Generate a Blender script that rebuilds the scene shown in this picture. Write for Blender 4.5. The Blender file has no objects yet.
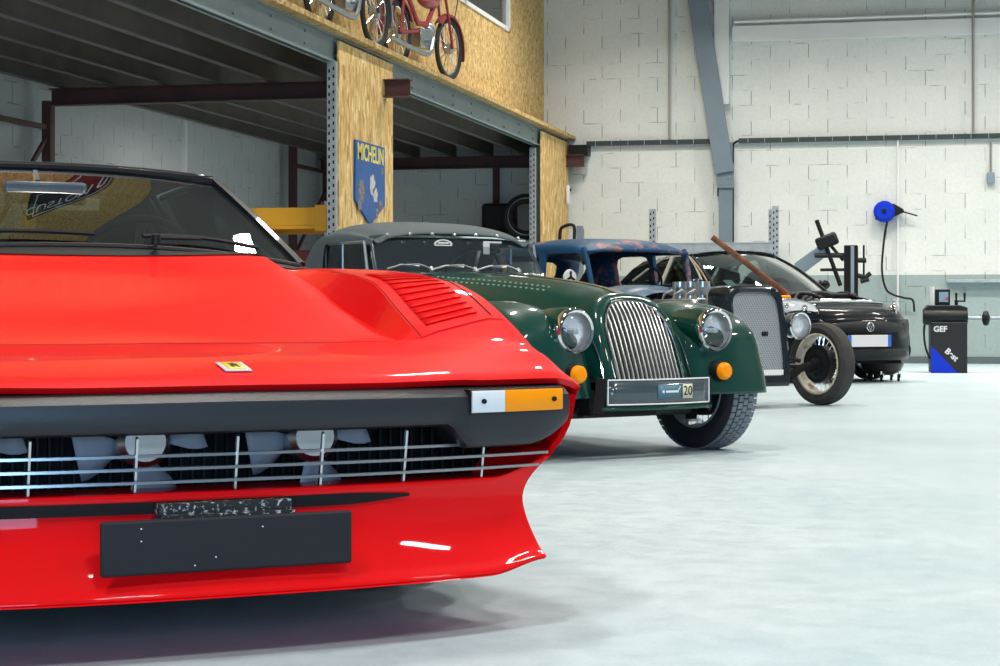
import bpy, bmesh, math, random
from mathutils import Vector, Matrix
R = math.radians
rnd = random.Random(7)
SC = bpy.context.scene
COL = SC.collection

# ------------------------------------------------------------------ helpers
def pch(tab):
    """monotone cubic interpolation through (x, y) pairs"""
    xs = [t[0] for t in tab]; ys = [t[1] for t in tab]; n = len(xs)
    h = [xs[i+1]-xs[i] for i in range(n-1)]
    dl = [(ys[i+1]-ys[i])/h[i] for i in range(n-1)]
    m = [0.0]*n
    m[0] = dl[0]; m[-1] = dl[-1]
    for i in range(1, n-1):
        if dl[i-1]*dl[i] <= 0: m[i] = 0
        else:
            w1 = 2*h[i]+h[i-1]; w2 = h[i]+2*h[i-1]
            m[i] = (w1+w2)/(w1/dl[i-1]+w2/dl[i])
    def f(x):
        if x <= xs[0]: return ys[0]
        if x >= xs[-1]: return ys[-1]
        i = 0
        while x > xs[i+1]: i += 1
        t = (x-xs[i])/h[i]; t2 = t*t; t3 = t2*t
        return ((2*t3-3*t2+1)*ys[i] + (t3-2*t2+t)*h[i]*m[i] + (-2*t3+3*t2)*ys[i+1] + (t3-t2)*h[i]*m[i+1])
    return f

def sm(a, b, x):
    t = max(0, min(1, (x-a)/(b-a))); return t*t*(3-2*t)

def cat(pts, k):
    """catmull-rom resample of a list of tuples"""
    n = len(pts); out = []
    for i in range(n-1):
        p0 = pts[max(i-1, 0)]; p1 = pts[i]; p2 = pts[i+1]; p3 = pts[min(i+2, n-1)]
        for j in range(k):
            t = j/k; t2 = t*t; t3 = t2*t
            out.append(tuple(.5*(2*b+(c-a)*t+(2*a-5*b+4*c-d)*t2+(3*b-a-3*c+d)*t3) for a, b, c, d in zip(p0, p1, p2, p3)))
    out.append(tuple(pts[-1]))
    return out

class MB:
    def __init__(s): s.v = []; s.f = []
    def add(s, vs, fs):
        b = len(s.v); s.v += [tuple(v) for v in vs]; s.f += [tuple(b+i for i in f) for f in fs]; return s
    def box(s, c, d, rot=None):
        x, y, z = d[0]/2, d[1]/2, d[2]/2
        vs = [Vector(p) for p in ((-x,-y,-z),(x,-y,-z),(x,y,-z),(-x,y,-z),(-x,-y,z),(x,-y,z),(x,y,z),(-x,y,z))]
        if rot is not None: vs = [rot @ v for v in vs]
        c = Vector(c)
        return s.add([v+c for v in vs], [(0,3,2,1),(4,5,6,7),(0,1,5,4),(1,2,6,5),(2,3,7,6),(3,0,4,7)])
    def bb(s, a, b):
        return s.box([(a[i]+b[i])/2 for i in range(3)], [abs(b[i]-a[i]) for i in range(3)])
    def bar(s, p0, p1, w, h, up=(0,0,1)):
        """rectangular bar between two points"""
        p0 = Vector(p0); p1 = Vector(p1); d = (p1-p0); L = d.length; d.normalize()
        x = d.cross(Vector(up))
        if x.length < 1e-4: x = d.cross(Vector((1,0,0)))
        x.normalize(); z = x.cross(d)
        m = Matrix((x, d, z)).transposed()
        return s.box((p0+p1)/2, (w, L, h), m)
    def tube(s, pts, r, n=8, closed=False, cap=True):
        pts = [Vector(p) for p in pts]; N = len(pts)
        rs = r if isinstance(r, (list, tuple)) else [r]*N
        rings = []; prev = None
        for i, p in enumerate(pts):
            if closed: t = pts[(i+1) % N]-pts[i-1]
            else: t = pts[min(i+1, N-1)]-pts[max(i-1, 0)]
            if t.length < 1e-9: t = Vector((0,0,1))
            t.normalize()
            if prev is None:
                a = Vector((0,0,1)) if abs(t.z) < .9 else Vector((1,0,0))
                u = t.cross(a).normalized()
            else:
                u = (prev - t*prev.dot(t))
                u = u.normalized() if u.length > 1e-6 else t.orthogonal().normalized()
            prev = u; w = t.cross(u)
            rings.append([p+(u*math.cos(2*math.pi*k/n)+w*math.sin(2*math.pi*k/n))*rs[i] for k in range(n)])
        vs = [v for g in rings for v in g]; fs = []
        for i in range(N if closed else N-1):
            j = (i+1) % N
            for k in range(n):
                l = (k+1) % n
                fs.append((i*n+k, i*n+l, j*n+l, j*n+k))
        if cap and not closed:
            fs.append(tuple(range(n-1, -1, -1))); fs.append(tuple((N-1)*n+k for k in range(n)))
        return s.add(vs, fs)
    def cyl(s, p0, p1, r0, r1=None, n=20):
        return s.tube([p0, p1], [r0, r0 if r1 is None else r1], n)
    def lathe(s, prof, o=(0,0,0), ax=(0,0,1), n=32, closed=False):
        """prof: (radius, height along axis)"""
        ax = Vector(ax).normalized(); u = ax.orthogonal().normalized(); w = ax.cross(u); o = Vector(o)
        N = len(prof)
        vs = [o+ax*h+(u*math.cos(2*math.pi*k/n)+w*math.sin(2*math.pi*k/n))*r for r, h in prof for k in range(n)]
        fs = []
        for i in range(N if closed else N-1):
            j = (i+1) % N
            for k in range(n):
                l = (k+1) % n; fs.append((i*n+k, i*n+l, j*n+l, j*n+k))
        return s.add(vs, fs)
    def ell(s, c, r, n=20, m=12):
        c = Vector(c); rows = []
        vs = [(c.x, c.y, c.z+r[2])]
        for i in range(1, m):
            a = math.pi*i/m
            for k in range(n):
                b = 2*math.pi*k/n
                vs.append((c.x+r[0]*math.sin(a)*math.cos(b), c.y+r[1]*math.sin(a)*math.sin(b), c.z+r[2]*math.cos(a)))
        vs.append((c.x, c.y, c.z-r[2]))
        fs = [(0, 1+k, 1+(k+1) % n) for k in range(n)]
        for i in range(m-2):
            for k in range(n):
                l = (k+1) % n
                fs.append((1+i*n+k, 1+(i+1)*n+k, 1+(i+1)*n+l, 1+i*n+l))
        e = len(vs)-1
        fs += [(e, 1+(m-2)*n+(k+1) % n, 1+(m-2)*n+k) for k in range(n)]
        return s.add(vs, fs)
    def torus(s, c, ax, Rr, r, n=36, k=10):
        ax = Vector(ax).normalized(); u = ax.orthogonal().normalized(); w = ax.cross(u); c = Vector(c)
        return s.tube([c+(u*math.cos(2*math.pi*i/n)+w*math.sin(2*math.pi*i/n))*Rr for i in range(n)], r, k, closed=True)
    def grid(s, rows, skip=None, cu=False, cv=False):
        n = len(rows[0]); N = len(rows)
        vs = [p for r_ in rows for p in r_]; fs = []
        for i in range(N if cv else N-1):
            for j in range(n if cu else n-1):
                if skip and skip(i, j): continue
                a = i*n+j; b = i*n+(j+1) % n; i2 = (i+1) % N
                fs.append((a, b, i2*n+(j+1) % n, i2*n+j))
        return s.add(vs, fs)
    def prism(s, poly, axis, a, b):
        """2-D polygon extruded along x, y or z from a to b"""
        def P(q, t):
            if axis == 'x': return (t, q[0], q[1])
            if axis == 'y': return (q[0], t, q[1])
            return (q[0], q[1], t)
        n = len(poly)
        return s.add([P(q, a) for q in poly]+[P(q, b) for q in poly],
                     [tuple(range(n)), tuple(range(2*n-1, n-1, -1))]+[(i, (i+1) % n, n+(i+1) % n, n+i) for i in range(n)])
    def mirror(s):
        b = len(s.v); s.v += [(-x, y, z) for x, y, z in s.v]
        s.f += [tuple(b+i for i in reversed(f)) for f in s.f]
        return s
    def xf(s, m):
        s.v = [tuple(m @ Vector(v)) for v in s.v]; return s
    def build(s, name, mat, parent=None, smooth=38, bevel=0, solid=0, weld=True, sub=0):
        me = bpy.data.meshes.new(name); me.from_pydata(s.v, [], s.f)
        bm = bmesh.new(); bm.from_mesh(me)
        if weld: bmesh.ops.remove_doubles(bm, verts=bm.verts, dist=1e-5)
        bmesh.ops.dissolve_degenerate(bm, dist=1e-6, edges=bm.edges)
        bmesh.ops.recalc_face_normals(bm, faces=bm.faces)
        bm.to_mesh(me); bm.free()
        if smooth:
            me.shade_smooth()
            me.set_sharp_from_angle(angle=R(smooth))
        me.materials.append(mat)
        o = bpy.data.objects.new(name, me); COL.objects.link(o)
        if parent: o.parent = parent
        if solid:
            md = o.modifiers.new('solid', 'SOLIDIFY'); md.thickness = solid; md.offset = 0
        if bevel:
            md = o.modifiers.new('bevel', 'BEVEL'); md.width = bevel; md.segments = 2; md.limit_method = 'ANGLE'; md.angle_limit = R(40)
        if sub:
            md = o.modifiers.new('sub', 'SUBSURF'); md.levels = sub; md.render_levels = sub
        return o

def tag(o, label=None, cat_=None, group=None, kind=None):
    if label: o['label'] = label
    if cat_: o['category'] = cat_
    if group: o['group'] = group
    if kind: o['kind'] = kind
    return o
def empty(name, loc=(0,0,0), rz=0, label=None, cat_=None, group=None, parent=None):
    o = bpy.data.objects.new(name, None); COL.objects.link(o)
    o.empty_display_size = .1
    o.location = loc; o.rotation_euler = (0, 0, rz)
    if parent: o.parent = parent
    return tag(o, label, cat_, group)
def text(name, body, size, loc, rot, mat, parent, ext=.0008, space=1.0, bold=0.0, sx=1.0):
    cu = bpy.data.curves.new(name, 'FONT'); cu.body = body; cu.size = size; cu.extrude = ext
    cu.align_x = 'CENTER'; cu.align_y = 'CENTER'; cu.space_character = space; cu.offset = bold
    cu.materials.append(mat)
    o = bpy.data.objects.new(name, cu); COL.objects.link(o); o.parent = parent
    me = bpy.data.meshes.new_from_object(o.evaluated_get(bpy.context.evaluated_depsgraph_get()))
    bpy.data.objects.remove(o); me.name = name
    if not me.materials: me.materials.append(mat)
    o = bpy.data.objects.new(name, me); COL.objects.link(o); o.parent = parent
    o.location = loc; o.rotation_euler = rot; o.scale = (sx, 1, 1)
    return o

# ------------------------------------------------------------------ materials
MATS = {}
def mat(name, col, rough=.5, metal=0, coat=0, spec=.5, bump=0, bscale=40, var=0, vscale=3, alpha=None, emit=0, coat_r=.03):
    m = bpy.data.materials.new(name); m.use_nodes = True
    nt = m.node_tree; b = nt.nodes['Principled BSDF']
    b.inputs['Base Color'].default_value = (*col, 1); b.inputs['Roughness'].default_value = rough
    b.inputs['Metallic'].default_value = metal; b.inputs['Coat Weight'].default_value = coat
    b.inputs['Coat Roughness'].default_value = coat_r
    b.inputs['Specular IOR Level'].default_value = spec
    if emit:
        b.inputs['Emission Color'].default_value = (*col, 1); b.inputs['Emission Strength'].default_value = emit
    tc = nt.nodes.new('ShaderNodeTexCoord')
    nz = nt.nodes.new('ShaderNodeTexNoise'); nz.inputs['Scale'].default_value = vscale; nz.inputs['Detail'].default_value = 5
    nt.links.new(tc.outputs['Object'], nz.inputs['Vector'])
    mx = nt.nodes.new('ShaderNodeMixRGB'); mx.blend_type = 'MULTIPLY'; mx.inputs['Fac'].default_value = 1
    rp = nt.nodes.new('ShaderNodeValToRGB')
    rp.color_ramp.elements[0].position = .35; rp.color_ramp.elements[1].position = .65
    v = var if var else .04
    rp.color_ramp.elements[0].color = (1-v, 1-v, 1-v, 1); rp.color_ramp.elements[1].color = (1, 1, 1, 1)
    nt.links.new(nz.outputs['Fac'], rp.inputs['Fac'])
    mx.inputs['Color1'].default_value = (*col, 1); nt.links.new(rp.outputs['Color'], mx.inputs['Color2'])
    nt.links.new(mx.outputs['Color'], b.inputs['Base Color'])
    if bump:
        n2 = nt.nodes.new('ShaderNodeTexNoise'); n2.inputs['Scale'].default_value = bscale; n2.inputs['Detail'].default_value = 4
        nt.links.new(tc.outputs['Object'], n2.inputs['Vector'])
        bp = nt.nodes.new('ShaderNodeBump'); bp.inputs['Strength'].default_value = bump; bp.inputs['Distance'].default_value = .01
        nt.links.new(n2.outputs['Fac'], bp.inputs['Height']); nt.links.new(bp.outputs['Normal'], b.inputs['Normal'])
    MATS[name] = m
    return m
def glass(name, tint=(.85,.92,.9), refl=1.0, rough=0.0):
    m = bpy.data.materials.new(name); m.use_nodes = True; nt = m.node_tree
    for n in list(nt.nodes):
        if n.type == 'BSDF_PRINCIPLED': nt.nodes.remove(n)
    out = [n for n in nt.nodes if n.type == 'OUTPUT_MATERIAL'][0]
    tr = nt.nodes.new('ShaderNodeBsdfTransparent'); tr.inputs[0].default_value = (*tint, 1)
    gl = nt.nodes.new('ShaderNodeBsdfGlossy'); gl.inputs['Roughness'].default_value = rough
    gl.inputs['Color'].default_value = (1,1,1,1)
    fr = nt.nodes.new('ShaderNodeFresnel'); fr.inputs['IOR'].default_value = 1.5
    mu = nt.nodes.new('ShaderNodeMath'); mu.operation = 'MULTIPLY'; mu.inputs[1].default_value = refl; mu.use_clamp = True
    ge = nt.nodes.new('ShaderNodeNewGeometry')
    # both faces of a thin pane reflect alike
    mx = nt.nodes.new('ShaderNodeMixShader')
    nt.links.new(fr.outputs[0], mu.inputs[0]); nt.links.new(mu.outputs[0], mx.inputs[0])
    nt.links.new(tr.outputs[0], mx.inputs[1]); nt.links.new(gl.outputs[0], mx.inputs[2])
    nt.links.new(mx.outputs[0], out.inputs['Surface'])
    return m

def N(nt, t, **kw):
    n = nt.nodes.new(t)
    for k, v in kw.items():
        if k in n.inputs: n.inputs[k].default_value = v
        else: setattr(n, k, v)
    return n
def ramp(nt, fac, els, interp='LINEAR'):
    r_ = nt.nodes.new('ShaderNodeValToRGB'); cr = r_.color_ramp; cr.interpolation = interp
    cr.elements[0].position = els[0][0]; cr.elements[0].color = (*els[0][1], 1)
    cr.elements[1].position = els[-1][0]; cr.elements[1].color = (*els[-1][1], 1)
    for p, c in els[1:-1]:
        e = cr.elements.new(p); e.color = (*c, 1)
    nt.links.new(fac, r_.inputs['Fac']); return r_.outputs['Color']
def mixc(nt, a, b, fac, mode='MIX'):
    m = nt.nodes.new('ShaderNodeMixRGB'); m.blend_type = mode
    for s_, v in (('Color1', a), ('Color2', b), ('Fac', fac)):
        if hasattr(v, 'links') or hasattr(v, 'is_output'): nt.links.new(v, m.inputs[s_])
        else: m.inputs[s_].default_value = (*v, 1) if isinstance(v, tuple) else v
    return m.outputs['Color']

def blockwall(name, axis, base=(.80,.80,.76), band=None, grime=.10):
    m = bpy.data.materials.new(name); m.use_nodes = True; nt = m.node_tree; b = nt.nodes['Principled BSDF']
    tc = N(nt, 'ShaderNodeTexCoord'); sp = N(nt, 'ShaderNodeSeparateXYZ'); cb = N(nt, 'ShaderNodeCombineXYZ')
    nt.links.new(tc.outputs['Object'], sp.inputs[0])
    nt.links.new(sp.outputs[axis], cb.inputs[0]); nt.links.new(sp.outputs[2], cb.inputs[1])
    br = N(nt, 'ShaderNodeTexBrick', offset=.5, **{'Scale': 1.0, 'Mortar Size': .006, 'Mortar Smooth': .3, 'Brick Width': .5, 'Row Height': .2, 'Bias': 0.0})
    br.inputs['Color1'].default_value = (*base, 1); br.inputs['Color2'].default_value = (*[c*.94 for c in base], 1)
    br.inputs['Mortar'].default_value = (*[c*.36 for c in base], 1)
    nt.links.new(cb.outputs[0], br.inputs['Vector'])
    # joints are partly filled with paint
    br2 = N(nt, 'ShaderNodeTexBrick', offset=.5, **{'Scale': 1.0, 'Mortar Size': .0, 'Brick Width': .5, 'Row Height': .2})
    nz = N(nt, 'ShaderNodeTexNoise', **{'Scale': 3.3, 'Detail': 3.0}); nt.links.new(tc.outputs['Object'], nz.inputs['Vector'])
    hz = N(nt, 'ShaderNodeMath', operation='FRACT'); dv = N(nt, 'ShaderNodeMath', operation='DIVIDE'); dv.inputs[1].default_value = .2
    nt.links.new(sp.outputs[2], dv.inputs[0]); nt.links.new(dv.outputs[0], hz.inputs[0])
    # near the bed joints the mortar is mostly painted over
    q = N(nt, 'ShaderNodeMath', operation='PINGPONG'); q.inputs[1].default_value = .5; nt.links.new(dv.outputs[0], q.inputs[0])
    isv = N(nt, 'ShaderNodeMath', operation='GREATER_THAN'); isv.inputs[1].default_value = .06; nt.links.new(q.outputs[0], isv.inputs[0])
    keep = ramp(nt, nz.outputs['Fac'], [(.56, (0,0,0)), (.68, (.8,.8,.8))])
    kv = ramp(nt, nz.outputs['Fac'], [(.38, (.10,)*3), (.55, (.9,)*3)])
    kk = mixc(nt, keep, kv, isv.outputs[0])
    kf = N(nt, 'ShaderNodeMath', operation='MULTIPLY'); nt.links.new(br.outputs['Fac'], kf.inputs[0]); nt.links.new(kk, kf.inputs[1])
    flat = mixc(nt, base, tuple(c*.93 for c in base), br.outputs['Fac'])
    n3 = N(nt, 'ShaderNodeTexNoise', **{'Scale': .9, 'Detail': 6.0}); nt.links.new(tc.outputs['Object'], n3.inputs['Vector'])
    dirt = ramp(nt, n3.outputs['Fac'], [(.3, (1-grime*1.1, 1-grime*.7, 1-grime*.8)), (.7, (1,1,1))])
    nb = N(nt, 'ShaderNodeTexNoise', **{'Scale': 26.0, 'Detail': 5.0}); nt.links.new(tc.outputs['Object'], nb.inputs['Vector'])
    fine = ramp(nt, nb.outputs['Fac'], [(.3, (.93,)*3), (.65, (1,1,1))])
    c = mixc(nt, tuple(base), tuple(c_*.34 for c_ in base), kf.outputs[0])
    # slight tone change block by block
    brv = N(nt, 'ShaderNodeTexBrick', offset=.5, **{'Scale': 1.0, 'Mortar Size': .0, 'Brick Width': .5, 'Row Height': .2})
    brv.inputs['Color1'].default_value = (1,1,1,1); brv.inputs['Color2'].default_value = (.955,.96,.96,1); nt.links.new(cb.outputs[0], brv.inputs['Vector'])
    c = mixc(nt, c, brv.outputs['Color'], 1.0, 'MULTIPLY')
    c = mixc(nt, c, dirt, 1.0, 'MULTIPLY'); c = mixc(nt, c, fine, 1.0, 'MULTIPLY')
    if band:
        gt = N(nt, 'ShaderNodeMath', operation='LESS_THAN'); gt.inputs[1].default_value = 1.15
        nt.links.new(sp.outputs[2], gt.inputs[0])
        c = mixc(nt, c, mixc(nt, c, band, 1.0, 'MULTIPLY'), gt.outputs[0])
    nt.links.new(c, b.inputs['Base Color']); b.inputs['Roughness'].default_value = .75
    ad = N(nt, 'ShaderNodeMath', operation='MULTIPLY_ADD'); ad.inputs[1].default_value = -.8
    nt.links.new(kf.outputs[0], ad.inputs[0]); 
    n5 = N(nt, 'ShaderNodeMath', operation='MULTIPLY'); n5.inputs[1].default_value = .25; nt.links.new(nb.outputs['Fac'], n5.inputs[0])
    nt.links.new(n5.outputs[0], ad.inputs[2])
    bp = N(nt, 'ShaderNodeBump', **{'Strength': .6, 'Distance': .01}); nt.links.new(ad.outputs[0], bp.inputs['Height']); nt.links.new(bp.outputs[0], b.inputs['Normal'])
    return m

def osb(name, rotx=(0,0,0), bright=1.0, scale=(1,1,1)):
    m = bpy.data.materials.new(name); m.use_nodes = True; nt = m.node_tree; b = nt.nodes['Principled BSDF']
    tc = N(nt, 'ShaderNodeTexCoord'); mp = N(nt, 'ShaderNodeMapping'); mp.inputs['Scale'].default_value = scale; mp.inputs['Rotation'].default_value = rotx
    nt.links.new(tc.outputs['Object'], mp.inputs[0])
    nz = N(nt, 'ShaderNodeTexNoise', **{'Scale': 4.0, 'Detail': 2.0}); nt.links.new(mp.outputs[0], nz.inputs['Vector'])
    wv = mixc(nt, mp.outputs[0], nz.outputs['Color'], .07)
    vo = N(nt, 'ShaderNodeTexVoronoi', **{'Scale': 26.0}); nt.links.new(wv, vo.inputs['Vector'])
    s2 = N(nt, 'ShaderNodeSeparateColor'); nt.links.new(vo.outputs['Color'], s2.inputs[0])
    c = ramp(nt, s2.outputs[0], [(0, (.40*bright,.23*bright,.07*bright)), (.2, (.56*bright,.36*bright,.12*bright)), (.7, (.70*bright,.49*bright,.19*bright)), (1, (.80*bright,.62*bright,.31*bright))])
    n2 = N(nt, 'ShaderNodeTexNoise', **{'Scale': 60.0, 'Detail': 5.0}); nt.links.new(mp.outputs[0], n2.inputs['Vector'])
    c = mixc(nt, c, ramp(nt, n2.outputs['Fac'], [(.35, (.72,.68,.62)), (.6, (1,1,1))]), 1.0, 'MULTIPLY')
    nt.links.new(c, b.inputs['Base Color']); b.inputs['Roughness'].default_value = .7
    bp = N(nt, 'ShaderNodeBump', **{'Strength': .3, 'Distance': .004}); nt.links.new(s2.outputs[0], bp.inputs['Height']); nt.links.new(bp.outputs[0], b.inputs['Normal'])
    return m

def floor_mat():
    m = bpy.data.materials.new('painted_concrete'); m.use_nodes = True; nt = m.node_tree; b = nt.nodes['Principled BSDF']
    tc = N(nt, 'ShaderNodeTexCoord')
    n1 = N(nt, 'ShaderNodeTexNoise', **{'Scale': .8, 'Detail': 8.0, 'Roughness': .65}); nt.links.new(tc.outputs['Object'], n1.inputs['Vector'])
    n2 = N(nt, 'ShaderNodeTexNoise', **{'Scale': 9.0, 'Detail': 8.0, 'Roughness': .7}); nt.links.new(tc.outputs['Object'], n2.inputs['Vector'])
    n3 = N(nt, 'ShaderNodeTexNoise', **{'Scale': 90.0, 'Detail': 3.0}); nt.links.new(tc.outputs['Object'], n3.inputs['Vector'])
    c = ramp(nt, n1.outputs['Fac'], [(.3, (.45,.565,.61)), (.7, (.57,.67,.70))])
    c = mixc(nt, c, ramp(nt, n2.outputs['Fac'], [(.35, (.88,.90,.92)), (.6, (1,1,1))]), 1.0, 'MULTIPLY')
    c = mixc(nt, c, ramp(nt, n3.outputs['Fac'], [(.3, (.90,.92,.95)), (.6, (1,1,1))]), 1.0, 'MULTIPLY')
    nt.links.new(c, b.inputs['Base Color'])
    rr = ramp(nt, n2.outputs['Fac'], [(.3, (.30,)*3), (.7, (.46,)*3)]); nt.links.new(rr, b.inputs['Roughness'])
    b.inputs['Specular IOR Level'].default_value = .18
    bp = N(nt, 'ShaderNodeBump', **{'Strength': .12, 'Distance': .004}); nt.links.new(n3.outputs['Fac'], bp.inputs['Height']); nt.links.new(bp.outputs[0], b.inputs['Normal'])
    return m

def mixmat(name, ca, cb, scale, lo, hi, rough=.5, metal=0, coat=0):
    """two colours in patches: rust, worn paint"""
    m = bpy.data.materials.new(name); m.use_nodes = True; nt = m.node_tree; b = nt.nodes['Principled BSDF']
    tc = N(nt, 'ShaderNodeTexCoord'); nz = N(nt, 'ShaderNodeTexNoise', **{'Scale': scale, 'Detail': 8.0, 'Roughness': .65}); nt.links.new(tc.outputs['Object'], nz.inputs['Vector'])
    nt.links.new(ramp(nt, nz.outputs['Fac'], [(lo, ca), (hi, cb)]), b.inputs['Base Color'])
    b.inputs['Roughness'].default_value = rough; b.inputs['Metallic'].default_value = metal; b.inputs['Coat Weight'].default_value = coat
    b.inputs['Specular IOR Level'].default_value = .25
    return m

M_red = mat('red_car_paint', (.76,.004,.006), .45, 0, .42, .04)
M_blkplast = mat('black_bumper_rubber', (.011,.014,.019), .42, spec=.5, bump=.15, bscale=300)
M_black = mat('black_plastic', (.006,.0065,.008), .5, spec=.3)
M_matte = mat('matte_black', (.010,.010,.011), .85, spec=.2)
M_blkgloss = mat('black_gloss_paint', (.002,.004,.007), .35, 0, .32, .08)
M_chrome = mat('chrome', (.82,.83,.85), .08, 1)
M_alu = mat('brushed_aluminium', (.62,.64,.66), .28, 1)
M_steel = mat('grey_steel', (.32,.36,.38), .38, .7)
M_rubber = mat('tyre_rubber', (.012,.013,.015), .75, bump=.3, bscale=60)
M_green = mat('dark_green_car_paint', (.0025,.044,.033), .35, 0, .7, .10)
M_white = mat('white_paint', (.8,.8,.78), .5)
M_amber = mat('amber_lens', (1.0,.30,.0), .3, coat=.25, spec=.15)
M_clear = mat('clear_ribbed_lens', (.72,.72,.72), .2, coat=1)
M_yellow = mat('yellow_enamel', (.88,.72,.08), .3, coat=.5)
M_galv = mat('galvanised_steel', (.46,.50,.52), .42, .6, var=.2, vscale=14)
M_darkred = mat('dark_red_steel_primer', (.085,.030,.028), .6, var=.3)
M_greenbeam = mat('grey_green_beam_paint', (.20,.255,.26), .5, var=.12)
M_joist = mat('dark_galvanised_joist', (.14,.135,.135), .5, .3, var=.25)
M_bluegrey = mat('blue_grey_column_paint', (.17,.225,.27), .5, var=.1)
M_canvas = mat('dark_grey_hood_canvas', (.085,.11,.12), .8, bump=.3, bscale=90)
M_leather = mat('black_leather', (.02,.018,.018), .5)
M_orange = mat('orange_rack_paint', (.90,.42,.015), .45, var=.12)
M_blue = mat('royal_blue_plastic', (.004,.035,.55), .45, spec=.2)
M_bluesign = mat('blue_enamel', (.003,.095,.36), .4, coat=.1, spec=.2, var=.25, vscale=9)
M_rust = mixmat('rusty_iron', (.10,.035,.018), (.25,.11,.06), 12, .35, .65, .8)
M_blueworn = mixmat('worn_blue_paint', (.010,.060,.14), (.42,.17,.11), 3.2, .54, .62, .5)
M_bluebody = mixmat('faded_blue_paint', (.03,.08,.15), (.26,.32,.38), 2.5, .40, .62, .4)
M_greenglass = glass('car_glass', (.48,.60,.57), 3.2)
M_sideglass = glass('side_glass', (.72,.82,.80), 1.2)
M_clearglass = glass('clear_glass', (.90,.93,.93), .40)
M_lensglass = glass('headlamp_glass', (.96,.97,.98), 1.2, .02)
M_plate_w = mat('white_number_plate', (.72,.70,.72), .4)
M_concrete = mat('grey_concrete', (.42,.43,.42), .8, var=.2)

M_refl = mat('lamp_reflector', (.93,.94,.96), .5, .45, bump=.6, bscale=22)
M_brightbar = mat('polished_grille_bar', (.86,.86,.84), .30, .85)
M_tyred = mat('dusty_dark_tyre', (.045,.042,.04), .8, var=.4, vscale=10)
# ------------------------------------------------------------------ the hall
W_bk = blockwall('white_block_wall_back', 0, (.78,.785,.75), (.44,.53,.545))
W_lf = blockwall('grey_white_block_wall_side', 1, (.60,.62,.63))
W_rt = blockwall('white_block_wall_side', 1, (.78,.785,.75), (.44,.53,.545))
OSB_V = osb('osb_boards_wall', (0,0,0), 1.0, (1,1.1,.9))
OSB_P = osb('osb_boards_post', (0,0,0), 1.18, (1,1.0,.28))
OSB_F = osb('osb_boards_floor', (0,0,0), .85, (.55,.9,1))
def st(mb, name, m, **k):
    o = mb.build(name, m, **k); o['kind'] = 'structure'; return o
YW = 25.8; XL = -8.4; XR = 9.0; YF = -5.0; ZC = 10.5
st(MB().bb((XL-.2, YF-.2, -.15), (XR+.2, YW+.2, 0)), 'floor', floor_mat())
st(MB().bb((XL-.2, YF-.2, ZC), (XR+.2, YW+.2, ZC+.15)), 'ceiling', mat('ceiling_sheet', (.13,.14,.15), .7))
st(MB().bb((XL-.2, YW, 0), (XR+.2, YW+.2, ZC)), 'wall_back', W_bk)
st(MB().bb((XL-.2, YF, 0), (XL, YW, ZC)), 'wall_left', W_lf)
st(MB().bb((XR, YF, 0), (XR+.2, YW, ZC)), 'wall_right', mat('grey_sheet_wall', (.34,.35,.36), .7))
st(MB().bb((XL-.2, YF-.2, 0), (XR+.2, YF, ZC)), 'wall_front', mat('dark_sheet_wall', (.16,.17,.18), .7))
st(MB().bb((-5.0, YW-.03, 0), (XR, YW, .09)), 'baseboard_back', mat('dark_skirting', (.10,.13,.14), .6))
# concrete ring beam, white
st(MB().bb((-2.74, YW-.10, 4.24), (XR, YW, 4.44)), 'trim_1', M_white)
st(MB().bb((-2.97, YW-.16, 3.41), (-2.78, YW, ZC)), 'trim_2', mat('white_column_paint', (.70,.72,.70), .6))
# mezzanine deck and upper OSB wall with its window
st(MB().bb((XL, YF, 2.985), (-4.86, YW, 3.03)), 'floor_mezzanine', OSB_F)
wa = MB()
X0, X1 = -5.36, -5.30
wa.bb((X0, YF, 3.03), (X1, 19.0, ZC)); wa.bb((X0, 23.64, 3.03), (X1, YW, ZC)); wa.bb((X0, 19.0, 3.03), (X1, 23.64, 4.15)); wa.bb((X0, 19.0, 5.6), (X1, 23.64, ZC))
st(wa, 'wall_mezzanine', OSB_V)
wn = empty('window_1'); wn['kind'] = 'structure'
fr = MB(); t = .05
fr.bb((X0-.01, 19.0, 4.15), (X1+.02, 23.64, 4.15+t)); fr.bb((X0-.01, 19.0, 5.6-t), (X1+.02, 23.64, 5.6)); fr.bb((X0-.01, 23.59, 4.15), (X1+.02, 23.64, 5.6)); fr.bb((X0-.01, 19.0, 4.15), (X1+.02, 19.05, 5.6))
fr.bb((X0-.01, 21.3, 4.15), (X1+.02, 21.35, 5.6))
fr.build('window_frame', M_white, wn)
MB().bb((-5.335, 19.05, 4.2), (-5.325, 23.59, 5.55)).build('window_pane', glass('window_glass', (.35,.38,.40), 1.4), wn)

# front steel channel of the mezzanine
def channel(name, p0, p1, h, w, m, label, cat_='beam', group=None, axis='y'):
    """C or I section running along y or x"""
    mb = MB(); t = .012
    if axis == 'y':
        x = p0[0]; z = p0[2]
        mb.bb((x-w/2, p0[1], z-h/2), (x+w/2, p1[1], z-h/2+t)); mb.bb((x-w/2, p0[1], z+h/2-t), (x+w/2, p1[1], z+h/2)); mb.bb((x-t/2, p0[1], z-h/2), (x+t/2, p1[1], z+h/2))
    else:
        y = p0[1]; z = p0[2]
        mb.bb((p0[0], y-w/2, z-h/2), (p1[0], y+w/2, z-h/2+t)); mb.bb((p0[0], y-w/2, z+h/2-t), (p1[0], y+w/2, z+h/2)); mb.bb((p0[0], y-t/2, z-h/2), (p1[0], y+t/2, z+h/2))
    return tag(mb.build(name, m, smooth=0), label, cat_, group)
fb = MB(); fb.bb((-5.02, YF, 2.76), (-4.995, YW-.02, 2.985)); fb.bb((-5.06, YF, 2.76), (-4.97, YW-.02, 2.775)); fb.bb((-5.06, YF, 2.97), (-4.97, YW-.02, 2.985))
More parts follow.
